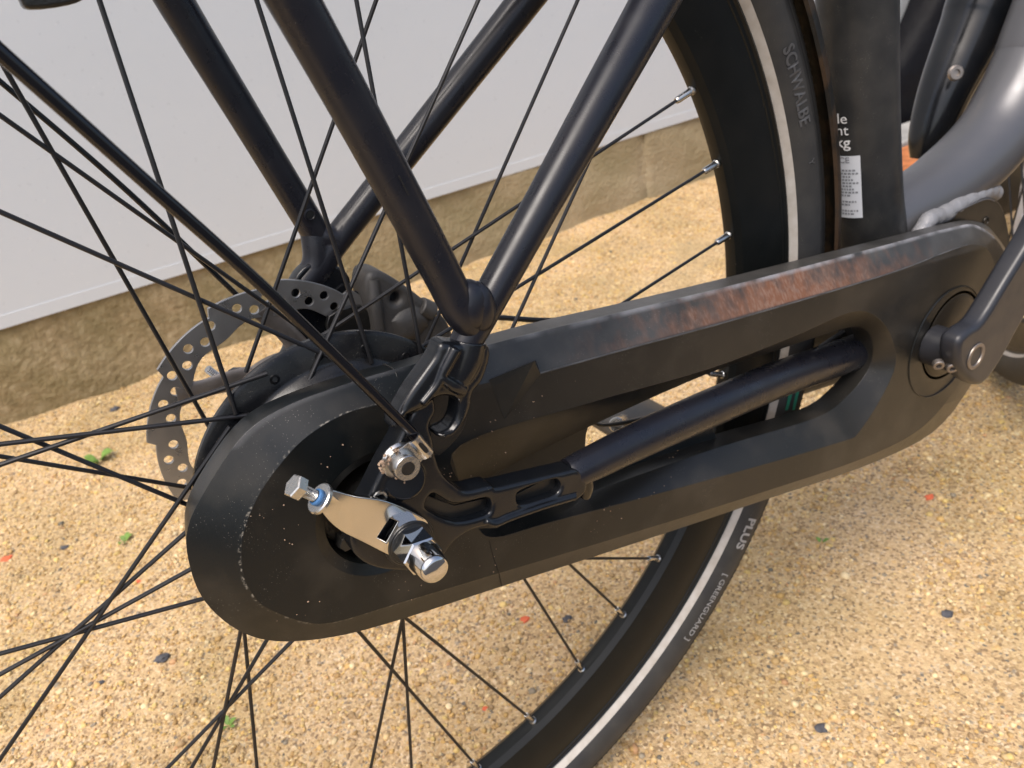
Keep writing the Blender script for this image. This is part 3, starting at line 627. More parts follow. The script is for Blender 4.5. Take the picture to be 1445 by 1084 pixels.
q = MB(); lathe(q, [(0.0006,.0022),(.0007,0)], (0.03887,0.06020,0.09722), (0,-1,0), 20); obj('mount_hole', q, M['dark'], rack_l)
# scratches on the near stays
for (pa, pb, pr) in (((0.02575,-0.09250,0.14157), (0.02779,-0.09250,0.13443), seat_r),):
    line_part('paint_scratch', [pa, tuple((np.array(pa)+np.array(pb))/2), pb], .00022, M['dark'], rack_r)
me = text_mesh('MUTK', .0035, .00005)
p0 = np.array((0.07851,-0.08430,0.09059)); p1 = np.array((0.08112,-0.08430,0.09447)); dx = (p1-p0)/np.linalg.norm(p1-p0); dz = np.cross(dx, (0,1,0)); 
for v in me.vertices:
    v.co = Vector(p0+dx*v.co.x-dz*v.co.y*-1*-1+np.array((0,-v.co.z,0)))
# ---- rear dropout
DO = [(0.02347,0.05672), (0.01432,0.05154), (0.00615,0.04244), (-0.00171,0.03477), (-0.00996,0.02558), (-0.01671,0.01894), (-0.02154,0.01048), (-0.02044,0.00050), (-0.01238,-0.00992), (0.00197,-0.01865), (0.01287,-0.01857), (0.02001,-0.01418), (0.02870,-0.01294), (0.03757,-0.01558), (0.04225,-0.01820), (0.04964,-0.01874), (0.06614,-0.02175), (0.08456,-0.02591), (0.09057,-0.02086), (0.08644,-0.01073), (0.07763,-0.00748), (0.06011,-0.00286), (0.04489,0.00119), (0.04139,0.00375), (0.03007,0.00704), (0.02539,0.01274), (0.02160,0.02036), (0.02043,0.02890), (0.02075,0.03653), (0.02071,0.04382), (0.02469,0.04918)]
S1 = [(0.01209,0.01109), (0.01418,0.01321), (0.01639,0.01276), (0.02276,0.00467), (0.03005,0.00151), (0.03806,-0.00087), (0.04037,-0.00399), (0.03975,-0.00747), (0.03655,-0.00919), (0.02255,-0.00491), (0.01214,0.00673)]
S2 = [(0.05320,-0.00850), (0.05585,-0.00603), (0.07160,-0.00834), (0.07550,-0.01151), (0.07584,-0.01485), (0.07315,-0.01704), (0.06617,-0.01616), (0.05470,-0.01320)]
drop = plate('dropout', sm(DO, 4), [sm(S1, 3), sm(S2, 3)], -.0850, -.0730, M['forged'], bike, bev=.0018)
NK = [(0.03223,0.07550), (0.03971,0.07262), (0.05199,0.06605), (0.04725,0.05436), (0.04150,0.05001), (0.03951,0.04468), (0.03627,0.03983), (0.03278,0.03709), (0.02852,0.03539), (0.02308,0.03727), (0.02346,0.03908), (0.02800,0.03930), (0.03104,0.04154), (0.03319,0.04583), (0.03389,0.04941), (0.03182,0.05192), (0.02809,0.05385), (0.02405,0.05401), (0.02032,0.05249), (0.01630,0.05237), (0.01076,0.05202), (0.00537,0.04942), (0.00877,0.05510), (0.01524,0.06124), (0.02247,0.06676), (0.02831,0.07135)]
parts_ = [plate('t', sm(NK, 4), [], -.0862, -.0750, M['forged'], None, bev=.0030)]
q = MB(); tube(q, [(0.04554,-0.08000,0.07006,0.00747), (0.04239,-0.08050,0.06366,0.00751), (0.03771,-0.08100,0.05781,0.00640), (0.03277,-0.08100,0.05411,0.00417)], seg=28, sub=8); parts_.append(obj('t', q, M['forged'], None))
q = MB(); tube(q, [(0.03676,-0.08650,0.07195,0.00241), (0.03085,-0.08650,0.06578,0.00215), (0.02595,-0.08650,0.06010,0.00162), (0.01879,-0.08650,0.05537,0.00134)], seg=20, sub=8); parts_.append(obj('t', q, M['forged'], None))
q = MB(); tube(q, [(0.02822,-0.08700,0.06336,0.00161), (0.03265,-0.08700,0.05747,0.00218), (0.03713,-0.08600,0.05296,0.00194)], seg=20, sub=8); parts_.append(obj('t', q, M['forged'], None))
q = MB(); cyl(q, (0.00561,-0.08300,0.02584), (0.00490,-0.08680,0.02685), .0085, 32); parts_.append(obj('t', q, M['forged'], None))
q = MB(); tube(q, [(0.03617,-0.08500,-0.01187,0.00122), (0.04038,-0.08550,-0.01507,0.00154), (0.04837,-0.08550,-0.01596,0.00155), (0.06550,-0.08550,-0.01893,0.00159), (0.08290,-0.08500,-0.02324,0.00163)], seg=14, sub=6); parts_.append(obj('t', q, M['forged'], None))
q = MB(); tube(q, [(0.08651,-0.07900,-0.01094,0.00294), (0.09004,-0.08000,-0.01621,0.00363), (0.09352,-0.07900,-0.02507,0.00369), (0.09371,-0.07700,-0.03298,0.00272)], seg=20, sub=8); parts_.append(obj('t', q, M['forged'], None))
bmj = bmesh.new()
for o in [drop]+parts_:
    me = o.data.copy(); me.transform(Matrix.Translation(o.location if o is not drop else Vector((0,0,0)))); bmj.from_mesh(me)
for o in parts_: bpy.data.objects.remove(o)
bmj.to_mesh(drop.data); bmj.free()
rm = drop.modifiers.new('forge', 'REMESH'); rm.mode = 'VOXEL'; rm.voxel_size = .00042; rm.use_smooth_shade = True
sm_ = drop.modifiers.new('soften', 'SMOOTH'); sm_.iterations = 4; sm_.factor = .5
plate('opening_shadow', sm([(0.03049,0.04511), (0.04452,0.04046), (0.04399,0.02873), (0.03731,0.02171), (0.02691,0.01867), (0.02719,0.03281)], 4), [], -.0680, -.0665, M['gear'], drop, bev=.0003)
plate('slot_back', [(0.01213,0.01295), (0.02557,-0.00042), (0.04256,-0.00490), (0.05278,-0.01029), (0.07214,-0.01008), (0.08181,-0.01258), (0.08233,-0.02421), (0.05497,-0.02020), (0.04315,-0.02253), (0.00853,-0.00349)], [], -.0800, -.0790, M['gear'], drop, bev=.0002)
# boss under the fender clamp
q = MB(); lathe(q, [(0,.0030),(.0008,.0028),(.0008,.0018),(-.001,.0018),(-.001,0)], (-0.00610,-0.08500,0.02342), (0,-1,0), 20); obj('threaded_hole', q, M['steel'], drop)

# ---- fender stay, clamp and bolt
stay = frame_tube('fender_stay', [(-0.08075,-0.09600,0.21357)+(.0022,), (-0.07038,-0.09400,0.19627)+(.00215,), (-0.04936,-0.09150,0.15984)+(.0021,), (-0.02148,-0.08900,0.11080)+(.0020,), (0.01460,-0.08950,0.04039)+(.0019,)], M['gloss'], seg=16, e0=.18)
q = MB(); tube(q, [(0.01337,-0.08950,0.04324,0.00032), (0.01627,-0.08950,0.03365,0.00027)], seg=6, sub=1); obj('stay_tip', q, M['steel'], stay)
stay_l = frame_tube('fender_stay', [(-0.08116,0.06200,0.20155,0.00114), (-0.06916,0.06200,0.18243,0.00119), (-0.03833,0.06400,0.12923,0.00134), (-0.00524,0.06600,0.06448,0.00144)], M['forged'], seg=12, e0=.2)
clampP = np.array((0.01248,-0.09050,0.04155)); dst = np.array((0.01538,-0.09050,0.03491))-np.array((0.00967,-0.09050,0.04799)); dst /= np.linalg.norm(dst)
perp = np.cross(dst, (0,1,0)); 
if perp[2] > 0: perp = -perp
q = MB(); cs_ = clampP-dst*.0052; ln = .0105
u = perp; n_ = np.array((0,-1.,0)); prof = []
for k in range(13):
    t = math.radians(-110+k*22); prof.append(-u*math.cos(t)*.0030+n_*math.sin(t)*.0030)
# strap wraps the rod then runs down to the bolt
strap = [p for p in prof]+[u*.0052+n_*.0012, u*.0072+n_*.0008]
inner = [p*.78 for p in prof]+[u*.0052+n_*.0004, u*.0072+n_*.0000]
vs = []; fs = []
for e, off in enumerate((0, ln)):
    for s_ in (strap, inner):
        for p in s_: vs.append(cs_+dst*off+p)
K = len(strap)
for k in range(K-1):
    fs += [(k, k+1, 2*K+k+1, 2*K+k), (K+k, 3*K+k, 3*K+k+1, K+k+1), (k, K+k, K+k+1, k+1), (2*K+k, 2*K+k+1, 3*K+k+1, 3*K+k)]
q.add(vs, fs); clamp = obj('stay_clamp', q, M['steel'], bike, sharp=45); slot_c = cs_+dst*ln*.5+n_*.00315
q = MB(); vs = []
for sx, sy in ((-1,-.6),(-.6,-1),(.6,-1),(1,-.6),(1,.6),(.6,1),(-.6,1),(-1,.6)): vs.append(slot_c+dst*.0028*sx+u*(-.0002+.0009*sy))
q.add(vs, [tuple(range(8))]); obj('clamp_slot', q, M['dark'], clamp, smooth=False)
bc = np.array((0.00438,-0.08750,0.03682))
q = MB(); cyl(q, bc+np.array((0,.0015,0)), bc+np.array((0,-.0008,0)), .0074, 40); obj('clamp_washer', q, M['steel'], clamp)
q = MB(); lathe(q, [(0,.0052),(.0005,.0055),(.0058,.0055),(.0066,.0050),(.0066,.0028),(.0035,.0026),(.0035,0)], bc+np.array((0,-.0008,0)), (0,-1,0), 32); obj('clamp_bolt', q, M['steel'], clamp)
q = MB(); hexprism(q, bc+np.array((0,-.0040,0)), (0,-1,0), .00345, .0029, ch=.02); bb_ = obj('hex_socket', q, M['gear'], clamp)
for k in range(46):
    a = random.uniform(0, 2*math.pi); r = random.uniform(.0045, .0095)
    if math.sin(a) < -.3 and random.random() < .6: continue
    if k == 0: dq = MB()
    blob(dq, bc+np.array((r*math.cos(a), -.0012-random.random()*.0012, r*math.sin(a))), random.uniform(.0004,.0012), 1, .3, k)
obj('caked_dirt', dq, M['dirt'], clamp)['kind'] = 'stuff'

# ---- chain tensioner and axle nut
TP = [(-0.02984,0.03600), (-0.02709,0.03903), (-0.02411,0.03876), (-0.01627,0.03174), (-0.00526,0.02357), (0.00607,0.01050), (0.00914,0.00377), (0.00761,-0.00643), (0.00207,-0.01069), (-0.00397,-0.00858), (-0.01051,0.00012), (-0.01805,0.01060), (-0.02503,0.02012), (-0.02878,0.02857)]
NT = [(-0.00564,0.01551), (-0.00299,0.01230), (-0.00950,0.00567), (-0.01249,0.00988)]
tens = plate('chain_tensioner', sm(TP, 4), [NT], -.0895, -.0872, M['tension'], bike, bev=.0005)
q = MB(); fc = np.array((-0.02938,-0.09250,0.03928)); ax = np.array((-0.03524,-0.09150,0.04680))-np.array((-0.02829,-0.09150,0.03782)); ax /= np.linalg.norm(ax)
lathe(q, [(-.0012,0),(-.0010,.0054),(-.0006,.0059),(.0006,.0059),(.0010,.0054),(.0012,0)], fc, ax, 36); fl = obj('tensioner_flange', q, M['steel'], tens)
q = MB(); lathe(q, [(.0010,.0030),(.0014,.0032),(.0022,.0031),(.0026,.0024)], fc, ax, 24); obj('thread_lock_ring', q, M['blue'], tens)
prof = [(.002,.0018)]
for k in range(12): prof += [(.0026+k*.0006,.0018), (.0029+k*.0006,.0022)]
q = MB(); lathe(q, prof, fc, ax, 20); obj('bolt_thread', q, M['steel'], tens)
q = MB(); hexprism(q, fc+ax*.0088, ax, .0040, .0045, ch=.08, rot=.3); obj('tensioner_bolt', q, M['steel'], tens)
q = MB(); lathe(q, [(0,.0036),(.0001,.0034)], fc+ax*.0177, ax, 24); 
# tab folded back from the plate
q = MB(); tube(q, [(-0.02842,-0.09000,0.03928,0.00230), (-0.02417,-0.08850,0.03428,0.00234), (-0.01839,-0.08800,0.02828,0.00292)], seg=16, sub=4, flat=.5); obj('folded_tab', q, M['tension'], tens)
q = MB(); lathe(q, [(-.002,.0),(-.002,.0104),(.0004,.0108),(.0008,.0108),(.0009,.0100),(.0013,.0100),(.0017,.0098),(.0019,.0096),(.0020,.0090),(.0024,.0088),(.0024,0)], (0,-.0882,0), (0,-1,0), 48); wsh = obj('axle_washer', q, M['gear'], bike)
nut = MB(); hexprism(nut, (0,-.0893,0), (0,-1,0), .0115, .0084, ch=.05, rot=.87)
ntb = obj('axle_nut', nut, M['chrome'], bike, sharp=20)
q = MB(); lathe(q, [(-.0015,.0068),(.0000,.0069),(.0088,.0060),(.0102,.0056),(.0110,.0050),(.0113,.0042),(.0114,.0)], (0,-.1002,0), (0,-1,0), 48); obj('nut_cap', q, M['chrome'], ntb, sharp=50)
q = MB(); cyl(q, (0,-.06,0), (0,-.1,0), .0048, 24); obj('axle', q, M['steel'], bike)

# ---- brake caliper on the far side
cal = MB()
CP = [(0.05492,0.06126), (0.05876,0.06357), (0.06479,0.06121), (0.07500,0.05053), (0.08525,0.03739), (0.09497,0.02307), (0.09767,0.00859), (0.09553,-0.00210), (0.07163,0.00600), (0.05562,0.01369), (0.05163,0.02397), (0.05262,0.03844), (0.05244,0.05288)]
caliper = plate('brake_caliper', sm(CP, 4), [circ(*[(0.06824,0.04540)][0], .0028, 20)], .044, .066, M['caliper'], bike, bev=.0035, res=4)
q = MB(); blob(q, (0.07273,0.04700,0.02869), .0125, 3, .06, 3, (1,.55,.85)); obj('caliper_piston_cover', q, M['caliper'], caliper)
q = MB(); tube(q, [(0.05844,0.04600,0.05890,0.00335), (0.05608,0.04400,0.04607,0.00338), (0.05543,0.04500,0.02928,0.00306), (0.05801,0.04800,0.01426,0.00314)], seg=20, sub=6); obj('caliper_rib', q, M['caliper'], caliper)
q = MB(); cyl(q, (0.08133,0.04600,0.03577), (0.08815,0.04600,0.02991), .0055, 24); obj('hose_banjo', q, M['caliper'], caliper)
q = MB(); cyl(q, (0.08463,0.04500,0.03490), (0.08999,0.04500,0.02824), .0022, 16); obj('bleed_bolt', q, M['steel'], caliper)
q = MB(); lathe(q, [(0,.0030),(.0005,0)], (0.07055,0.05200,0.04294), (0,-1,0), 20); obj('bolt_recess', q, M['dark'], caliper)
q = MB(); tube(q, [(0.04873,0.05800,0.04882,0.00533), (0.05346,0.05800,0.04088,0.00502), (0.05920,0.05800,0.02370,0.00475)], seg=16, sub=5, flat=.6); obj('caliper_mount', q, M['forged'], caliper)
plate('brake_pad_holder', sm([(0.03159,0.04645), (0.05023,0.04599), (0.05180,0.03198), (0.03103,0.03214)], 3), [], .0490, .0525, M['gear'], caliper, bev=.0006)
bp0 = np.array((-0.03232,0.06400,0.03601)); bp1 = np.array((-0.02619,0.06400,0.02516)); bd = (bp1-bp0)/np.linalg.norm(bp1-bp0)
q = MB(); prof = [(0,0)]
for k in range(9): prof += [(k*.001,.0017),(k*.001+.0005,.0022)]
lathe(q, prof, bp0, bd, 16); lb = obj('axle_lock_screw', q, M['steel'], bike)
q = MB(); hexprism(q, bp0+bd*.007, bd, .004, .0042); obj('lock_nut', q, M['steel'], lb)
# left dropout plate behind the rotor
plate('dropout', sm([(0.01895,0.06292), (0.03149,0.07268), (0.04606,0.06724), (0.05095,0.05421), (0.03617,0.02975), (0.02263,-0.00519), (0.02140,-0.04325), (-0.00048,-0.04249), (-0.01049,-0.01832), (-0.02103,0.00032), (-0.02585,0.02212), (-0.01958,0.03012), (-0.00239,0.02315), (0.01493,0.04190)], 4), [], .0600, .0690, M['forged'], bike, bev=.0015)

# ---- mudguard, seat tube, silver frame, motor bracket
mg = MB(); pr = []
for k in range(-8, 9):
    t = k/8*math.radians(80); pr.append((-.0240*math.sin(t), .3368+.0210*math.cos(t)))
inner_ = pr+[(y*1.06, r+.0016) for y, r in pr[::-1]]+[pr[0]]
wheel_lathe(mg, inner_, seg=120, a0=math.radians(-6), a1=math.radians(100)); mud = obj('mudguard', mg, M['guard'], bike, sharp=50)
seat = frame_tube('seat_tube', [(*(0.37451,0.00000,0.18947), .0235), (*(0.37984,0.00000,0.14449), .0235), (*(0.38980,0.00000,0.07629), .0240), (*(0.40340,-0.00000,0.00646), .0250), (*(0.42730,0.00000,-0.06600), .0265)], M['seatpaint'], seg=48, e0=.28)
Sa, Sb = np.array((0.37984,0.00000,0.14449)), np.array((0.40340,-0.00000,0.00646)); sax = (Sa-Sb)/np.linalg.norm(Sa-Sb)   # points up the tube
Cw = np.array((-0.07861,-0.33625,0.20197))
def on_seat(px_point, r=.0246):
    """put a point given on the mid plane onto the near surface of the seat tube"""
    p = np.array(px_point); d = p-Cw; d /= np.linalg.norm(d)
    # nearest intersection of the sight line with the tube's cylinder
    w0 = Cw-Sb; dp = d-sax*d.dot(sax); wp = w0-sax*w0.dot(sax); A_ = dp.dot(dp); B_ = 2*dp.dot(wp); C_ = wp.dot(wp)-r*r
    disc = B_*B_-4*A_*C_
    if disc < 0: return p
    return Cw+d*(-B_-math.sqrt(disc))/(2*A_)
def cyl_coords(p):
    w0 = p-Sb; h = w0.dot(sax); rr = w0-sax*h; n0 = np.array((0,-1.,0)); n0 = n0-sax*n0.dot(sax); n0 /= np.linalg.norm(n0); n1 = np.cross(sax, n0)
    return h, math.atan2(rr.dot(n1), rr.dot(n0)), n0, n1
def seat_point(h, a, r):
    _, _, n0, n1 = cyl_coords(Sb); return Sb+sax*h+r*(n0*math.cos(a)+n1*math.sin(a))
h0, a0_, _, _ = cyl_coords(on_seat((0.39346,-0.00000,0.04901))); h1, a1_, _, _ = cyl_coords(on_seat((0.39902,0.00000,0.00465))); h2, a2_, _, _ = cyl_coords(on_seat((0.37537,0.00000,0.01039)))
q = MB(); n_a = 10; vs = []; fs = []
for hh in (h0, h1):
    for k in range(n_a+1): vs.append(seat_point(hh, a0_+(a2_-.25*np.sign(a0_-a2_)-a0_)*k/n_a, .0262))
for k in range(n_a): fs.append((k, k+1, n_a+2+k, n_a+1+k))
q.add(vs, fs); stk = obj('sticker', q, M['sticker'], seat, sharp=0)
sgn = np.sign(a0_-a2_)
def seat_print(s, ppx, size, name='printed_lettering', m='white', r=.0262, bold=0.0):
    hh, aa, _, _ = cyl_coords(on_seat(ppx)); me = text_mesh(s, size, .00002, bold)
    for v in me.vertices: v.co = Vector(seat_point(hh+v.co.y, aa+sgn*v.co.x/.0247, r+v.co.z))
    return link(name, me, M[m], seat, smooth=False)
seat_print('le', (0.36905,0.00000,0.07506), .0094, bold=.0); seat_print('ht', (0.36897,0.00000,0.06799), .0094, bold=.0); seat_print('kg', (0.36964,0.00000,0.06021), .0100, bold=.0001)
seat_print('CE', (0.37339,0.00000,0.04924), .0055, m='ink', r=.02635, bold=.0001)
for j, tx in enumerate(('model no.', 'nr. 8205', 'serie no.', 'made in', 'max. 25 km', 'year 2021', 'cycles', 'type city')):
    seat_print(tx, (0.37224,0.00000,0.04628) if j == 0 else tuple(np.array((0.37224,0.00000,0.04628))+(np.array((0.37660,0.00000,0.01301))-np.array((0.37224,0.00000,0.04628)))*j/7.6), .0038, m='ink', r=.02635) if False else None
for j in range(15):
    f = j/14; p = np.array((0.37389,0.00000,0.04354))*(1-f)+np.array((0.37725,0.00000,0.01382))*f; hh, aa, _, _ = cyl_coords(on_seat(p))
    if j in (9, 12): continue
    if j == 0: ln_ = MB()
    x_ = 0
    while x_ < .0095+.002*math.sin(j*2.1):
        wl = random.uniform(.0008,.002); vs = [seat_point(hh+dh, aa+sgn*(x_+dx_)/.0253, .02635) for dh in (0,.0013) for dx_ in (0,wl)]
        ln_.add(vs, [(0,1,3,2)]); x_ += wl+.0006
obj('sticker_small_print', ln_, M['ink'], stk, smooth=False)
# small steel dots down the front edge of the seat tube
q = MB()
for k in range(34):
    p = np.array((0.41076,0.00000,0.13995))*(1-k/33)+np.array((0.43055,0.00000,0.04634))*(k/33); d = p-Cw; p2 = Cw+d*.985
    blob(q, p2+np.array((random.uniform(-.0006,.0006),0,random.uniform(-.001,.001))), random.uniform(.0006,.0011), 1, .3, k)
obj('steel_dots', q, M['steel'], seat)['kind'] = 'stuff'
silver = frame_tube('main_frame_tube', [(0.40843,0.00000,-0.01045,0.02205), (0.43717,0.00000,-0.00515,0.02293), (0.49327,0.00000,0.00183,0.02638), (0.55336,0.00000,0.02442,0.02811), (0.58953,0.00000,0.06478,0.02793), (0.61812,0.00000,0.11911,0.02886)], M['silver'], seg=56, e1=.35)
MP = [(0.41677,-0.01448), (0.43754,-0.00588), (0.45926,-0.00392), (0.49597,-0.00373), (0.51155,-0.00902), (0.52619,-0.02276), (0.54112,-0.04950), (0.56090,-0.09145), (0.53485,-0.11352), (0.42371,-0.05646)]
mot = plate('motor_bracket', sm(MP, 3), [], -.0310, .012, M['bronze'], bike, bev=.0012)
line_part('bracket_edge', [(0.43572,-0.03120,-0.00614), (0.45738,-0.03120,-0.00420), (0.49400,-0.03120,-0.00404), (0.50857,-0.03120,-0.00906)], .0006, M['silver'], mot)
q = MB(); lathe(q, [(0,.0035),(.0008,.0033),(.0010,.0024),(.0002,.0022),(.0002,0)], (0.50108,-0.03120,-0.02190), (0,-1,0), 24); obj('bracket_bolt', q, M['bronze'], mot)
q = MB(); wpts = [(0.41929,-0.02600,-0.01251), (0.43441,-0.02400,-0.00408), (0.45174,-0.02200,-0.00632), (0.47577,-0.02000,-0.00561), (0.49927,-0.01800,-0.00657), (0.51622,-0.01600,-0.00717), (0.53117,-0.01500,-0.01242)]
wl = catmull(wpts, 12)
tube(q, [(*(p+np.array((0,-.004,.0015))), .0064*(1-.35*abs(k/len(wl)-.6))*(1+.10*abs(math.sin(k*.42)))) for k, p in enumerate(wl)], seg=24, sub=1)
obj('weld_bead', q, M['weld'], silver)
batt = frame_tube('lower_frame_tube', [(0.56148,0.06000,-0.00265,0.01013), (0.56777,0.06000,0.01643,0.01653), (0.58359,0.06000,0.05003,0.02095), (0.61063,0.06000,0.09143,0.02528), (0.63593,0.06000,0.13951,0.02706)], M['forged'], seg=40, e1=.3)
q = MB(); lathe(q, [(0,.006),(.0016,.0058),(.0026,.0048),(.0026,.0026),(.0010,.0024),(.0010,0)], (0.54998,0.03400,0.06949), (-.5,-.8,.2), 28); obj('frame_bolt', q, M['rotor_in'], batt)
q = MB(); tube(q, [(0.59435,0.03500,0.01564,0.00408), (0.60823,0.03500,0.03248,0.00407), (0.62767,0.03500,0.06186,0.00403), (0.65371,0.03500,0.09491,0.00401)], seg=12, sub=6); obj('cable_bundle', q, M['gear'], bike)
# ---- crank arm and pedal
arm = MB(); 
AO = [(0.37466,-0.06089), (0.37556,-0.05125), (0.38535,-0.04801), (0.39863,-0.04597), (0.42196,-0.02475), (0.44397,-0.00458), (0.46823,0.02089), (0.51376,-0.00804), (0.47325,-0.04322), (0.44992,-0.06464), (0.42753,-0.08974), (0.40915,-0.09856), (0.38914,-0.08481), (0.37873,-0.07271)]
crank = plate('crank_arm', sm(AO, 3), [], -.0930, -.0790, M['crank'], bike, bev=.0040, res=5)
q = MB(); cyl(q, (.3985,-.060,-.0735), (.3985,-.084,-.0735), .0138, 40); obj('crank_boss', q, M['crank'], crank)
cb = np.array((0.39570,-0.09320,-0.07063))
q = MB(); lathe(q, [(0,.0092),(.0007,.0090),(.0007,.0068),(-.0006,.0064),(-.0010,.0040),(-.003,.0036),(-.003,0)], cb, (0,-1,0), 36); obj('crank_cap', q, M['rotor_in'], crank)
for p in ((0.37229,-0.08200,-0.06998), (0.38123,-0.08600,-0.07420)):
    q = MB(); lathe(q, [(0,.0036),(.003,.0036),(.0034,.0032),(.0034,.0018),(.001,.0016),(.001,0)], p, (-.55,-.65,-.2), 24); obj('pinch_bolt', q, M['rotor_in'], crank)
pedal = MB()
PB = [(0.24328,-0.14408), (0.25280,-0.13752), (0.27656,-0.13982), (0.30281,-0.15265), (0.32047,-0.16752), (0.32322,-0.17744), (0.30512,-0.17793), (0.26659,-0.16586), (0.24510,-0.15449)]
PH = [[(0.25484,-0.14658), (0.26843,-0.14582), (0.28159,-0.15306), (0.27483,-0.15980), (0.25848,-0.15512)], [(0.28932,-0.15371), (0.30623,-0.16120), (0.31049,-0.17026), (0.29460,-0.16737)]]
ped = plate('pedal', sm(PB, 3), [sm(h, 2) for h in PH], .085, .155, M['caliper'], bike, bev=.002)
q = MB(); cyl(q, (0.23003,0.07500,-0.12286), (0.31909,0.16000,-0.18994), .006, 24); obj('pedal_axle', q, M['steel'], ped)
frame_tube('crank_arm', [(0.23369,0.07200,-0.13081,0.00428), (0.32146,0.07200,-0.15640,0.00463), (0.48483,0.06000,-0.17194)+(.009,)], M['crank'], seg=20)
q = MB(); tube(q, [(0.18333,0.05000,-0.08351,0.00072), (0.19907,0.05000,-0.09755,0.00123), (0.23383,0.05000,-0.10857,0.00204), (0.24726,0.05000,-0.11036,0.00207)], seg=12, sub=6); obj('gear_cable', q, M['gear'], bike)
# bundle of housing entering behind the bracket in the opening
q = MB(); tube(q, [(0.24140,-0.01000,-0.07374,0.00229), (0.30578,-0.01200,-0.07846,0.00242), (0.34628,-0.01400,-0.07173,0.00247), (0.36866,-0.01400,-0.06912,0.00251)], seg=12, sub=6); obj('cable_housing', q, M['gear'], bike)
q = MB(); cyl(q, (.405,-.045,-.076), (.405,.05,-.076), .036, 48); obj('bottom_bracket_shell', q, M['gear'], bike)
# rear brake hose near the caliper
q = MB(); tube(q, [(0.10239,0.05000,0.02096,0.00163), (0.12696,0.04500,0.01269,0.00167), (0.16785,0.04000,-0.00252,0.00174), (0.22509,0.03500,-0.01576,0.00183)], seg=12, sub=6); obj('brake_hose', q, M['gear'], bike)
q = MB(); tube(q, [(-0.05029,0.02000,0.21715,0.00049), (-0.05461,0.02000,0.20968,0.00075)], seg=8, sub=1)
# pannier hook peeking in at the top left
HK = [(-0.05791,0.21266), (-0.05904,0.20703), (-0.05741,0.20458), (-0.04750,0.20420), (-0.04246,0.20572), (-0.04037,0.21029)]
plate('rack_hook', sm(HK, 3), [], -.055, -.045, M['gear'], bike, bev=.0012)
_h = (-0.04849,-0.05000,0.21411)
frame_tube('rack_rail', [(_h[0]-.02, -.05, _h[2]+.006, .005), (_h[0]+.08, -.05, _h[2]+.006, .005), (_h[0]+.2, -.05, _h[2]+.006, .005)], M['gear'], seg=16)
# ---- front wheel
fwp = empty('front_wheel', (.9, .15, 0)); fwp.parent = bike; fwp.location = (.9, .15, .349)
wheel_parts(fwp, (.9,.15,0), math.radians(44))
for k in range(36):
    a = math.radians(10*k+3); o_ = math.radians(55 if k % 2 else -55); cs, sn = math.cos(math.radians(44)), math.sin(math.radians(44)); yy = .025 if k % 4 < 2 else -.025
    def W(r, an, y): return np.array((.9+r*math.cos(an)*cs-y*sn, .15+r*math.cos(an)*sn+y*cs, r*math.sin(an)))
    s = MB(); A = W(.024, a+o_, yy); B = W(.2735, a, 0); tube(s, [(*A,.0012),(*B,.0012)], seg=6, sub=1); obj('spoke', s, M['spoke'], fwp)
q = MB(); cyl(q, W(0,0,-.04), W(0,0,.04), .024, 32); obj('hub_shell', q, M['hub'], fwp)

# ------------------------------------------------------------------ other things
def thing_at(name, label, cat, p, group=None): return tag(empty(name, p), label, cat, group)
# dark bag against the wall
bb = MB(); prof = []; cx0 = 1.98
NZ_, NA = 14, 28; vs = []; fs = []
P0 = np.array((1.81387,0.93000,-0.23071)); 
for j in range(NZ_+1):
    t = j/NZ_; z = GZ+.012+t*.62; left = 1.775+.55*max(0, z+.23)**.65; right = 2.75-.25*t; c = (left+right)/2; hw = (right-left)/2
    for k in range(NA):
        a = 2*math.pi*k/NA; e = .55; x = c+hw*np.sign(math.cos(a))*abs(math.cos(a))**e; y = .97+.062*np.sign(math.sin(a))*abs(math.sin(a))**e
        vs.append((x+.006*math.sin(9*t+3*a), y+.004*math.sin(13*t+5*a), z))
for j in range(NZ_):
    for k in range(NA): a = j*NA+k; b_2 = j*NA+(k+1) % NA; fs.append((a, b_2, b_2+NA, a+NA))
fs.append(tuple(range(NA))[::-1]); fs.append(tuple(NZ_*NA+k for k in range(NA)))
bb.add(vs, fs); tag(obj('black_bag', bb, M['binbag'], loc=(2.2,.97,GZ)), 'large dark bag leaning on the wall, seen between seat tube and frame', 'bag')
kb = MB(); box(kb, 1.50, 2.9, .79, .895, GZ-.01, GZ+.030); o = tag(obj('kerb_stone', kb, M['kerb'], loc=(2.2,.84,GZ), smooth=False), 'pale grey kerb strip lying in front of the dark bag', 'kerb')
bv = o.modifiers.new('bevel', 'BEVEL'); bv.width = .004; bv.segments = 2
br = MB(); box(br, 1.50, 1.78, .62, .785, GZ-.01, GZ+.022); o = tag(obj('terracotta_brick', br, M['brick'], loc=(1.65,.7,GZ), smooth=False), 'orange terracotta brick on the ground before the pale kerb', 'brick')
bv = o.modifiers.new('bevel', 'BEVEL'); bv.width = .004; bv.segments = 2
# pale slatted crate at the right edge
crate = thing_at('slatted_crate', 'pale grey slatted crate standing on the gravel at the right edge', 'crate', (1.27724,0.30817,-0.34900)); cx, cy, _ = crate.location
for k in range(6):
    s = MB(); box(s, cx-.02+k*.06, cx+.012+k*.06, cy, cy+.012, GZ+.002, GZ+.32); obj('slat', s, M['greybox'], crate, smooth=False)
for z in (.05, .16, .28):
    s = MB(); box(s, cx-.03, cx+.36, cy-.006, cy-.001, GZ+z, GZ+z+.008); obj('rail', s, M['greybox'], crate, smooth=False)
s = MB(); box(s, cx-.02, cx+.36, cy+.10, cy+.12, GZ+.002, GZ+.32); obj('back_board', s, M['gear'], crate, smooth=False)
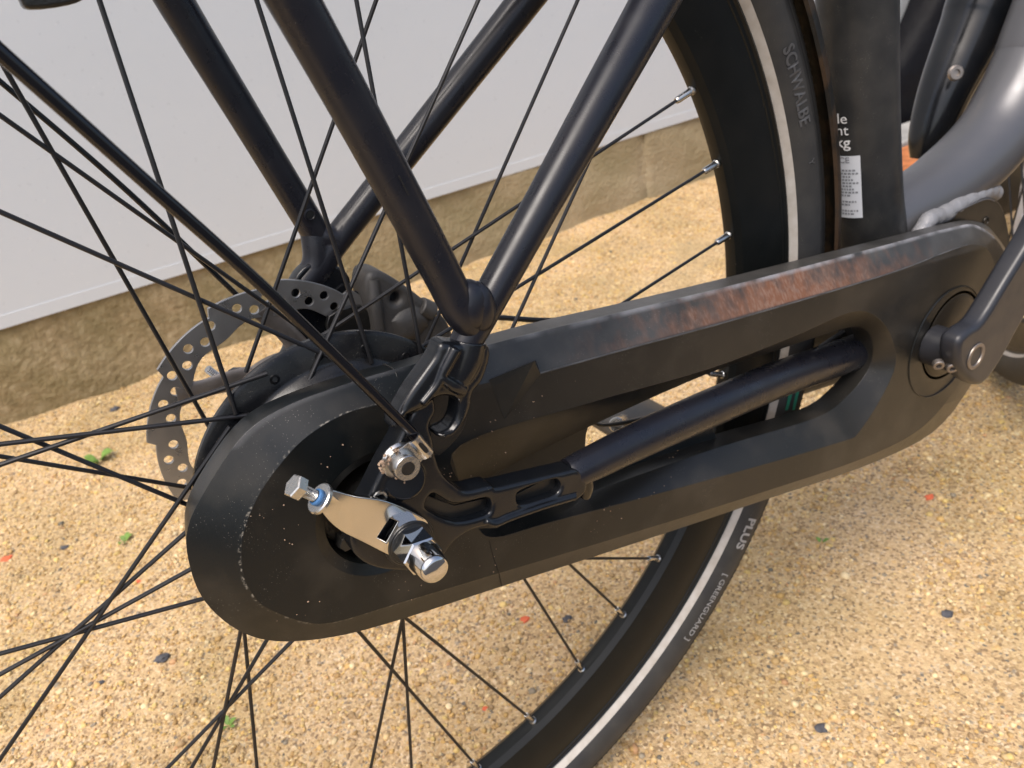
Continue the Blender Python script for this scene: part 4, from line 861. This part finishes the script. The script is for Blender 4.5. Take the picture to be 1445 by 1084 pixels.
# individual stones, chips and sprouts one can point to
def pebble(name, label, cat, g, r, m, sd, fl=.55, grp=None):
    r *= .74
    z = ground_z(g[0], g[1]); q = MB(); blob(q, (g[0], g[1], z+r*fl*.45), r, 2, .22, sd, (1.2, .9, fl))
    tag(obj(name, q, m, loc=(g[0], g[1], z)), label, cat, grp or {'stone': 'dark stones lying on the gravel', 'brick_chip': 'small red brick chips on the gravel'}[name])
pebble('stone', 'dark grey stone lying between the two lower left groups of spokes', 'stone', (-0.12811,0.34778,-0.34900), .0085, M['stone'], 1)
pebble('stone', 'small dark stone at lower right, alone on the pale gravel', 'stone', (0.28291,-0.07996,-0.34900), .0062, M['stone'], 2)
pebble('stone', 'black pebble at upper left of the lower left ground', 'stone', (-0.18887,0.62654,-0.34900), .0058, M['stone'], 3)
pebble('stone', 'flat grey stone seen through the spokes near the rim nipple', 'stone', (0.20014,0.13742,-0.34900), .0055, M['stone'], 4)
pebble('stone', 'grey pebble right of centre on the open ground at right', 'stone', (0.45616,-0.07226,-0.34900), .0062, M['stone'], 5)
pebble('stone', 'small grey stone near the lower left edge below the crossing spokes', 'stone', (-0.18368,0.35931,-0.34900), .0045, M['stone'], 6)
pebble('stone', 'dark pebble just under the wall left of the brake rotor', 'stone', (-0.07877,0.96426,-0.34900), .0085, M['stone'], 7)
pebble('brick_chip', 'bright orange brick chip seen between the spokes below the chain case', 'brick chip', (0.16923,0.16299,-0.34900), .0058, M['redchip'], 8, .4)
pebble('brick_chip', 'tiny orange chip seen low between spokes near the bottom edge', 'brick chip', (0.08816,0.10231,-0.34900), .0032, M['redchip'], 9, .4)
pebble('brick_chip', 'reddish chip on the gravel at the left edge', 'brick chip', (-0.25072,0.65712,-0.34900), .0080, M['redchip'], 10, .3)
pebble('brick_chip', 'orange chip left of the chain case rear end', 'brick chip', (-0.12660,0.49242,-0.34900), .0042, M['redchip'], 11, .4)
pebble('brick_chip', 'pale orange chip on the gravel right of the tyre', 'brick chip', (0.58754,0.02963,-0.34900), .0060, M['redchip'], 12, .4)
def sprout(name, label, g, size, nl, sd, cat='sprout'):
    rr = random.Random(sd); root = thing_at(name, label, cat, (g[0], g[1], ground_z(g[0], g[1])), 'green seedlings growing in the gravel')
    for k in range(nl):
        a = rr.uniform(0, 6.28); l = size*rr.uniform(.6, 1.2); wv = l*.32; q = MB(); vs = []; fs = []
        d = np.array((math.cos(a), math.sin(a), 0)); s_ = np.array((-math.sin(a), math.cos(a), 0)); b0 = np.array((g[0], g[1], ground_z(g[0], g[1])+.002))+d*rr.uniform(0, size*.5)
        for j in range(6):
            t = j/5; c = b0+d*l*t+np.array((0,0,.5*l*math.sin(t*2.2))); ww = wv*math.sin(math.pi*min(.98, .12+t*.86))
            vs += [c-s_*ww, c+np.array((0,0,-.12*ww)), c+s_*ww]
        for j in range(5): fs += [(3*j,3*j+1,3*j+4,3*j+3), (3*j+1,3*j+2,3*j+5,3*j+4)]
        q.add(vs, fs); obj('leaf', q, M['leaf'], root)
sprout('seedling', 'small green seedling growing left of the chain case', (-0.12696,0.58385,-0.34900), .009, 5, 1)
sprout('seedling', 'larger green sprout on the gravel by the wall left of the rotor', (-0.12400,0.80526,-0.34900), .016, 9, 2)
sprout('seedling', 'faint green seedling near the bottom left group of spokes', (-0.09703,0.22758,-0.34900), .007, 5, 3)
sprout('seedling', 'tiny green seedling on the gravel right of the tyre', (0.45114,0.05539,-0.34900), .006, 4, 4)
print('objects', len(bpy.data.objects))
